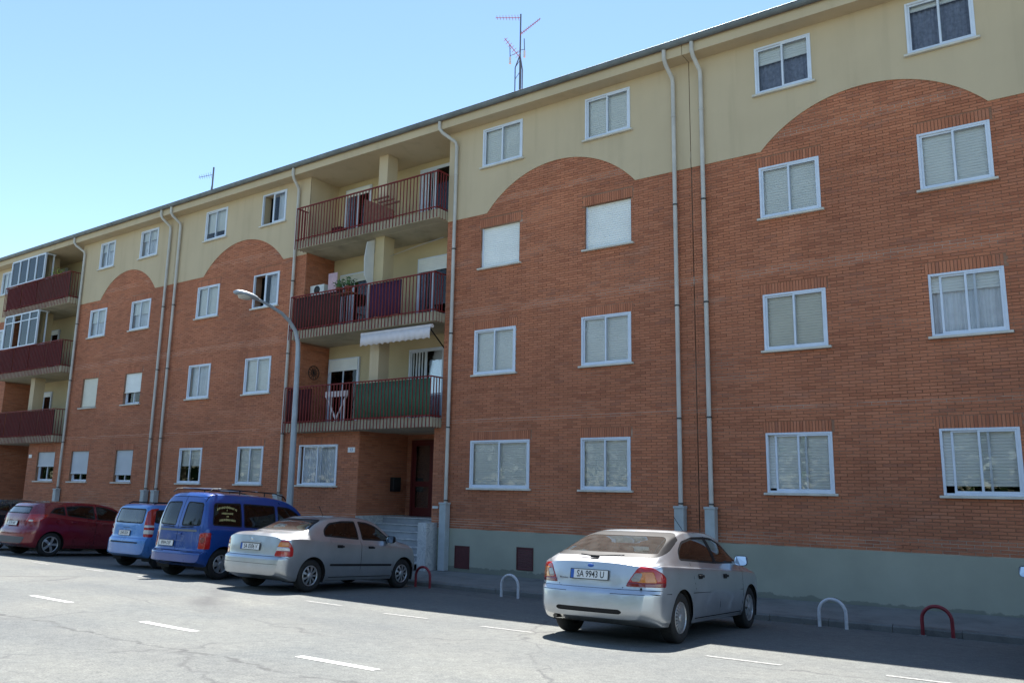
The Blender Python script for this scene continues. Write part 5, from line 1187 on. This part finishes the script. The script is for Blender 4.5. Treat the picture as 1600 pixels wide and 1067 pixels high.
# awning under the middle balcony
t = thing('awning', 'rolled pinkish white awning with scalloped valance under the middle balcony', 'awning', (-15.2, -.2, 5.85))
m = MB(); m.tube([(-16.5,-.30,6.22), (-13.88,-.30,6.22)], .055, 12); part('roller', m, 'cloth_white', t)
m = MB(); n = 90; vs = []
for i in range(n+1):
    x = -16.48 + 2.58*i/n; zz = 5.87 + .035*abs(math.sin(i*math.pi/7.5)); w = .008*math.sin(i*.9); vs += [(x, -.352, 6.2), (x, -.37+w, (zz+6.2)/2), (x, -.365+w*1.6, zz)]
m.add(vs, [(3*i+k, 3*i+3+k, 3*i+4+k, 3*i+1+k) for i in range(n) for k in (0, 1)], 0, True); v = part('valance', m, 'cloth_white', t); v.modifiers.new('thickness', 'SOLIDIFY').thickness = .004
m = MB(); m.tube([(-14.0,-.3,6.2), (-14.05,.4,5.75)], .018, 6); m.tube([(-16.4,-.3,6.2), (-16.3,.4,5.8)], .018, 6); part('arm', m, 'black_metal', t, None, 'stuff')
# white partition beside the pillar
m = MB(); m.prism([(-.0,9.10),(-.30,8.95),(-.385,8.45),(-.36,7.95),(-.16,7.66),(.0,7.66)], lambda a, b, t_: (t_, a, b), PC-.20, PC-.177)
bevel(solo('partition_panel', m, 'ac_white', 'white angled partition panel fixed at the pillar of the middle balcony', 'panel'), .006, 1)
# lantern
t = thing('wall_lantern', 'small black wall lantern above the door of the middle balcony', 'lantern', (-17.75, 1.0, 8.55))
m = MB(); m.lathe([(.0,8.62),(.05,8.63),(.075,8.66),(.09,8.83),(.11,8.84),(.03,8.93),(.012,8.97)], (-17.72,.98,0), 'z', 8, smooth=False); part('cage', m, 'black_metal', t); m = MB(); m.tube([(-17.72,.98,8.96), (-17.72,1.06,9.02), (-17.72,1.146,8.95)], .012, 6); part('bracket', m, 'black_metal', t)
# air conditioner
t = thing('air_conditioner', 'white air conditioner unit at the left end of the middle balcony', 'air conditioner', (-19.1, .5, 7.75))
m = MB(); m.box(-19.38, -18.75, .18, .46, 7.80, 8.12); bevel(part('case', m, 'ac_white', t), .015, 2); m = MB(); m.lathe([(.0,.172),(.13,.172),(.13,.179)], (-19.06,0,7.96), 'y', 18); part('fan_grille', m, 'black_plastic', t)
m = MB(); m.tube([(-19.36,.32,7.80),(-19.36,.32,6.6)], .02, 6); m.tube([(-18.78,.32,7.80),(-18.78,.32,6.6)], .02, 6); part('stand', m, 'galv', t, None, 'stuff')
# potted plants
def plant(x, y, z, h, label, leaf='leaf', seed=1):
    t = thing('potted_plant', label, 'plant', (x, y, z), 'potted plants on the balconies'); m = MB(); m.lathe([(.0,z),(.085,z),(.11,z+.17),(.12,z+.17),(.12,z+.2),(.10,z+.2),(.0,z+.185)], (x,y,0), 'z', 14); part('pot', m, 'pot', t)
    rg = np.random.default_rng(seed); m = MB()
    for i in range(90):
        d = Vector(rg.normal(0, 1, 3)); d.z = abs(d.z)+.3; d.normalize(); c = Vector((x, y, z+.2)) + d*h*rg.uniform(.25, 1); a = Vector(rg.normal(0, 1, 3)).normalized(); b = a.cross(d).normalized(); s = .045*rg.uniform(.7, 1.4)
        m.add([c-a*s, c+b*s*.45, c+a*s, c-b*s*.45], [(0,1,2,3)])
    for i in range(6): e = rg.normal(0, .09, 2); m.tube([(x,y,z+.18),(x+e[0],y+e[1],z+.2+h*.7)], .005, 4)
    part('foliage', m, leaf, t, None, 'stuff')
m = MB(); m.box(-17.75, -16.95, -.40, -.14, 7.50, 7.53); bevel(solo('plant_shelf', m, 'wood', 'brown shelf for flowerpots on the middle balcony railing', 'shelf'), .005, 1)
plant(-17.55, -.27, 7.53, .26, 'bushy green potted plant, left one of two on the middle balcony', seed=2); plant(-17.18, -.27, 7.53, .34, 'tall green potted plant, right one of two on the middle balcony', seed=3)
m = MB(); m.tube([(-35.2,.02,SLABS[2]+.26),(-35.2,.02,10.4)], .05, 8); m.box(-35.5, -34.9, -.15, .19, 10.40, 10.43); solo('plant_stand', m, 'wood', 'plant stand on the top balcony of the left block', 'stand'); plant(-35.25, .0, 10.43, .4, 'yellow-green potted plant on the top balcony at left', 'leaf_yellow', 5)
# wooden folding table on the top balcony
t = thing('garden_table', 'brown wooden garden table folded against the pillar on the top balcony', 'table', (-16.3, .0, SLABS[2]+.26))
m = MB(); m.add([(-16.95,-.05,10.42),(-15.75,-.05,9.86),(-15.75,.0,9.82),(-16.95,.0,10.38),(-16.95,-.05,9.45),(-15.75,-.05,9.45),(-15.75,.0,9.45),(-16.95,.0,9.45)], [(0,1,2,3),(4,7,6,5),(0,4,5,1),(1,5,6,2),(2,6,7,3),(3,7,4,0)]); part('table_top', m, 'wood', t)
for k in range(3): m = MB(); m.box(-16.5+.22*k, -15.9+.22*k, -.13, -.08, 10.25-.12*k, 10.29-.12*k); part('slat', m, 'wood', t)
m = MB(); m.box(-18.6, -18.2, .2, .5, SLABS[2]+.265, SLABS[2]+.72); bevel(solo('storage_box', m, 'panel_red', 'dark red box on the floor of the top balcony', 'box'), .02, 2)
m = MB(); m.tube([(.01,.21*math.cos(a),.21*math.sin(a)) for a in np.linspace(0, 2*math.pi, 25)], .012, 6, caps=False); m.tube([(.01,.1*math.cos(a),.1*math.sin(a)) for a in np.linspace(0, 2*math.pi, 17)], .009, 6, caps=False)
for k in range(6): a = k*math.pi/6; m.tube([(.01,-.2*math.cos(a),-.2*math.sin(a)),(.01,.2*math.cos(a),.2*math.sin(a))], .008, 4)
me = m.mesh('wall_ornament', 'black_metal', (0,0,0)); o = bpy.data.objects.new('wall_ornament', me); o.location = (XL+.012, .55, 5.45); link(o); o['label'] = 'round wrought iron ornament on the brick side of the lowest balcony'; o['category'] = 'ornament'
# washing line
m = MB(); m.tube([(PC+.18,.3,8.62),(-14.6,-.1,8.60),(XR-.01,-.15,8.66)], .006, 5); solo('washing_line', m, 'galv', 'thin washing line stretched across the middle balcony', 'line')
# loose cable on the left edge of the balconies
m = MB(); m.tube([(-19.98,-.02,1.9),(-19.99,-.02,6),(-20.0,-.02,9.1),(-20.0,-.03,11.5)], .014, 6); part('cable', m, 'wood', bm)

# ------------------------------------------------------------------ street furniture
def hoop(x, y, mat, label):
    z = road_z(x, y); w, h = .205, .24; pts = [(x-w,y,z-.05)] + [(x - w*math.cos(t), y, z+h+w*math.sin(t)) for t in np.linspace(0, math.pi, 15)] + [(x+w,y,z-.05)]
    t = thing('parking_hoop', label, 'bollard', (x, y, z), 'hoop bollards along the kerb'); m = MB(); m.tube(pts, .027, 12); part('hoop', m, mat, t)
    for s in (-1, 1): m = MB(); m.lathe([(.0,z+.012),(.05,z+.012),(.06,z-.01)], (x+s*w,y,0), 'z', 12); part('foot', m, 'kerb', t)
hoop(-12.10, -2.36, 'hoop_red', 'dark red hoop bollard by the marble entrance steps'); hoop(-9.72, -2.45, 'hoop_white', 'white hoop bollard left of the large silver sedan')
hoop(-3.58, -2.24, 'hoop_white', 'scuffed white hoop bollard right of the large silver sedan'); hoop(-2.12, -2.02, 'hoop_red', 'dark red hoop bollard near the right edge')
m = MB(); px, py = -9.15, -1.1; pz = pave_z(px, py); m.lathe([(.0,pz+.006),(.30,pz+.006),(.32,pz+.008),(.34,pz+.004)], (px,py,0), 'z', 28); solo('manhole_cover', m, 'black_metal', 'round dark manhole cover in the pavement', 'manhole')
t = thing('street_lamp', 'grey curved-arm street lamp rising behind the smaller silver sedan', 'street lamp', (-17.65, -1.5, pave_z(-17.65, -1.5)))
m = MB(); zb = pave_z(-17.65, -1.5); m.tube([(-17.65,-1.5,zb), (-17.66,-1.5,1.5), (-17.68,-1.5,3.2), (-17.72,-1.5,5.5)], [.095,.09,.08,.066], 16)
m.tube([(-17.72,-1.5,5.5), (-17.73,-1.52,5.9), (-17.74,-1.62,6.22), (-17.75,-1.85,6.47), (-17.75,-2.13,6.64), (-17.75,-2.6,6.79), (-17.75,-3.0,6.88)], [.066,.06,.055,.05,.045,.04,.036], 14); part('pole', m, 'lamp_grey', t)
m = MB(); m.box(-17.80, -17.52, -1.64, -1.36, zb, zb+.03); m.box(-17.72, -17.58, -1.605, -1.58, .9, 1.2); part('base_plate', m, 'lamp_grey', t)
m = MB(); n = 12; vs = []
for i, (y, w, h) in enumerate([(-2.92,.04,.04), (-3.0,.09,.07), (-3.15,.14,.10), (-3.4,.155,.11), (-3.58,.13,.09), (-3.68,.05,.04)]):
    zc = 6.87 + (y+3.0)*-.06
    for k in range(n): a = 2*math.pi*k/n; vs.append((-17.75 + w*math.cos(a), y, zc + (h*math.sin(a) if math.sin(a) > 0 else .035*math.sin(a))))
m.add(vs, [(i*n+k, i*n+(k+1) % n, (i+1)*n+(k+1) % n, (i+1)*n+k) for i in range(5) for k in range(n)] + [tuple(range(5*n, 6*n))], 0, True); part('lamp_head', m, 'lamp_grey', t)
m = MB(); m.add([(-17.75+.12*math.cos(a), -3.36+.21*math.sin(a), 6.855+(-3.36+.21*math.sin(a)+3.0)*-.06) for a in np.linspace(0, 2*math.pi, 16, endpoint=False)] + [(-17.75+.09*math.cos(a), -3.36+.17*math.sin(a), 6.79) for a in np.linspace(0, 2*math.pi, 16, endpoint=False)], [(k, (k+1) % 16, 16+(k+1) % 16, 16+k) for k in range(16)] + [tuple(range(16, 32))], 0, True); part('lamp_bowl', m, 'sill_stone', t)

# ------------------------------------------------------------------ roof aerials
def yagi(root, a, b, n, half, up, mat):
    a, b = Vector(a), Vector(b); m = MB(); m.tube([a, b], .012, 6); d = (b-a).normalized(); u = Vector(up) - d*Vector(up).dot(d); u.normalize()
    bo = part('boom', m, mat, root)
    for k in range(n): c = a + (b-a)*((k+.5)/n); h = half*(1-.35*k/n); m = MB(); m.tube([c-u*h, c+u*h], .007, 5); part('element', m, mat, bo)
t = thing('roof_aerial', 'tall television aerial mast with red and white elements on the roof', 'aerial', (-13.53, 3.0, 12.85))
m = MB(); m.tube([(-13.53,3,12.85),(-13.53,3,16.85)], .024, 8); part('mast', m, 'mast', t)
m = MB()
for (dx, dy) in ((-.11,-.1),(.11,-.1),(0,.14)):
    m.tube([(-13.53+dx,3+dy,12.8),(-13.53+dx,3+dy,15.0),(-13.53,3,15.45)], .018, 6)
for zz in (13.4,14.0,14.6,15.0): m.tube([(-13.64,2.9,zz),(-13.42,2.9,zz+.25)], .01, 5)
part('lattice_base', m, 'mast', t, None, 'stuff')
yagi(t, (-13.53,2.95,16.70), (-14.0,2.3,16.52), 8, .10, (0,0,1), 'antenna_red'); yagi(t, (-13.50,2.95,16.12), (-12.62,2.75,16.25), 11, .09, (0,.3,1), 'antenna_red'); yagi(t, (-13.53,2.95,15.36), (-13.78,2.5,15.85), 7, .12, (1,0,0), 'antenna_red')
for (x, z0, z1) in ((-13.88,15.45,15.88),(-13.33,15.5,15.92)): m = MB(); m.tube([(x,2.95,z0),(x-.02,2.95,z1)], .014, 6); m.tube([(x,2.95,z0+.05),(-13.53,2.95,z0+.08)], .01, 5); part('dipole', m, 'mast', t); m = MB(); m.tube([(x,2.95,z0-.22),(x,2.95,z0)], .035, 8); part('balun', m, 'sign_white', t)
t = thing('roof_aerial', 'small dark aerial mast far along the roof at left', 'aerial', (-29.34, 3.0, 12.85))
m = MB(); m.tube([(-29.34,3,12.85),(-29.34,3,15.25)], .035, 8); part('mast', m, 'mast', t); m = MB(); m.tube([(-29.5,2.9,12.9),(-29.34,3,14.6)], .02, 6); m.tube([(-29.15,2.9,12.9),(-29.34,3,14.6)], .02, 6); part('stay', m, 'mast', t, None, 'stuff')
yagi(t, (-29.34,2.95,14.9), (-29.75,2.6,14.75), 6, .13, (0,0,1), 'mast')

# ------------------------------------------------------------------ trees on the far side of the street (seen only as reflections in the window panes)
def tree(x, y, h, seed, label):
    z0 = road_z(x, -17.5)+.12; rg = np.random.default_rng(seed); t = thing('street_tree', label, 'tree', (x, y, z0), 'trees across the street'); m = MB()
    m.tube([(x,y,z0),(x+.05,y,z0+h*.2),(x-.05,y+.05,z0+h*.42),(x,y,z0+h*.7)], [.17,.14,.11,.04], 10)
    cl = []
    for k in range(16):
        a = rg.uniform(0, 6.28); zz = z0 + h*rg.uniform(.36, .95); rr = h*.30*rg.uniform(.3, 1)*math.sin(math.pi*min(1, max(.12, (zz-z0)/h-.15))); c = Vector((x+rr*math.cos(a), y+rr*math.sin(a), zz)); cl.append((c, h*rg.uniform(.09, .15)))
        m.tube([(x,y,z0+h*.38+.02*k), (x+rr*.5*math.cos(a), y+rr*.5*math.sin(a), (zz+z0+h*.4)/2), tuple(c)], [.05,.03,.012], 5)
    part('trunk', m, 'bark', t)
    m = MB()
    for c, r in cl:
        for i in range(230):
            d = Vector(rg.normal(0, 1, 3)).normalized()*r*rg.uniform(.2, 1)**.5; p = c+d; a = Vector(rg.normal(0, 1, 3)).normalized(); b = a.orthogonal().normalized(); s = .13*rg.uniform(.6, 1.3)
            m.add([p-a*s, p+b*s*.5, p+a*s, p-b*s*.5], [(0,1,2,3)])
    part('crown', m, 'leaf', t, None, 'stuff')
for i, (x, y, h, lb) in enumerate([(-34,-24,7.5,'leftmost tree across the street, mirrored in the window panes'), (-25,-22.5,6.5,'second tree from the left across the street'), (-16,-24,8,'tall middle tree across the street'), (-8.5,-22.5,6.2,'short tree straight behind the camera'), (2,-24,7.5,'tree across the street, right of the short one'), (11,-23,7,'rightmost tree across the street')]): tree(x, y, h, 20+i, lb)

# ragged tree belt, unseen, added so low window panes reflect dark instead of bright horizon
m = MB(); rg = np.random.default_rng(77)
for i in range(26000):
    x = rg.uniform(-190, 60); hh = 9.0 + 1.6*math.sin(x*.31) + 1.1*math.sin(x*.83+2) + .7*math.sin(x*1.9); z = .8 + (hh)*rg.uniform(0, 1)**.8; y = -50 + rg.normal(0, 1.2)
    a = Vector(rg.normal(0, 1, 3)).normalized(); b = a.orthogonal().normalized(); s = .5*rg.uniform(.6, 1.3); p = Vector((x, y, z)); m.add([p-a*s, p+b*s*.6, p+a*s, p-b*s*.6], [(0,1,2,3)])
o = bpy.data.objects.new('tree_belt', m.mesh('tree_belt', 'leaf')); link(o); o['kind'] = 'stuff'; o['label'] = 'far belt of trees added behind the viewer to darken the window reflections'; o['category'] = 'trees'
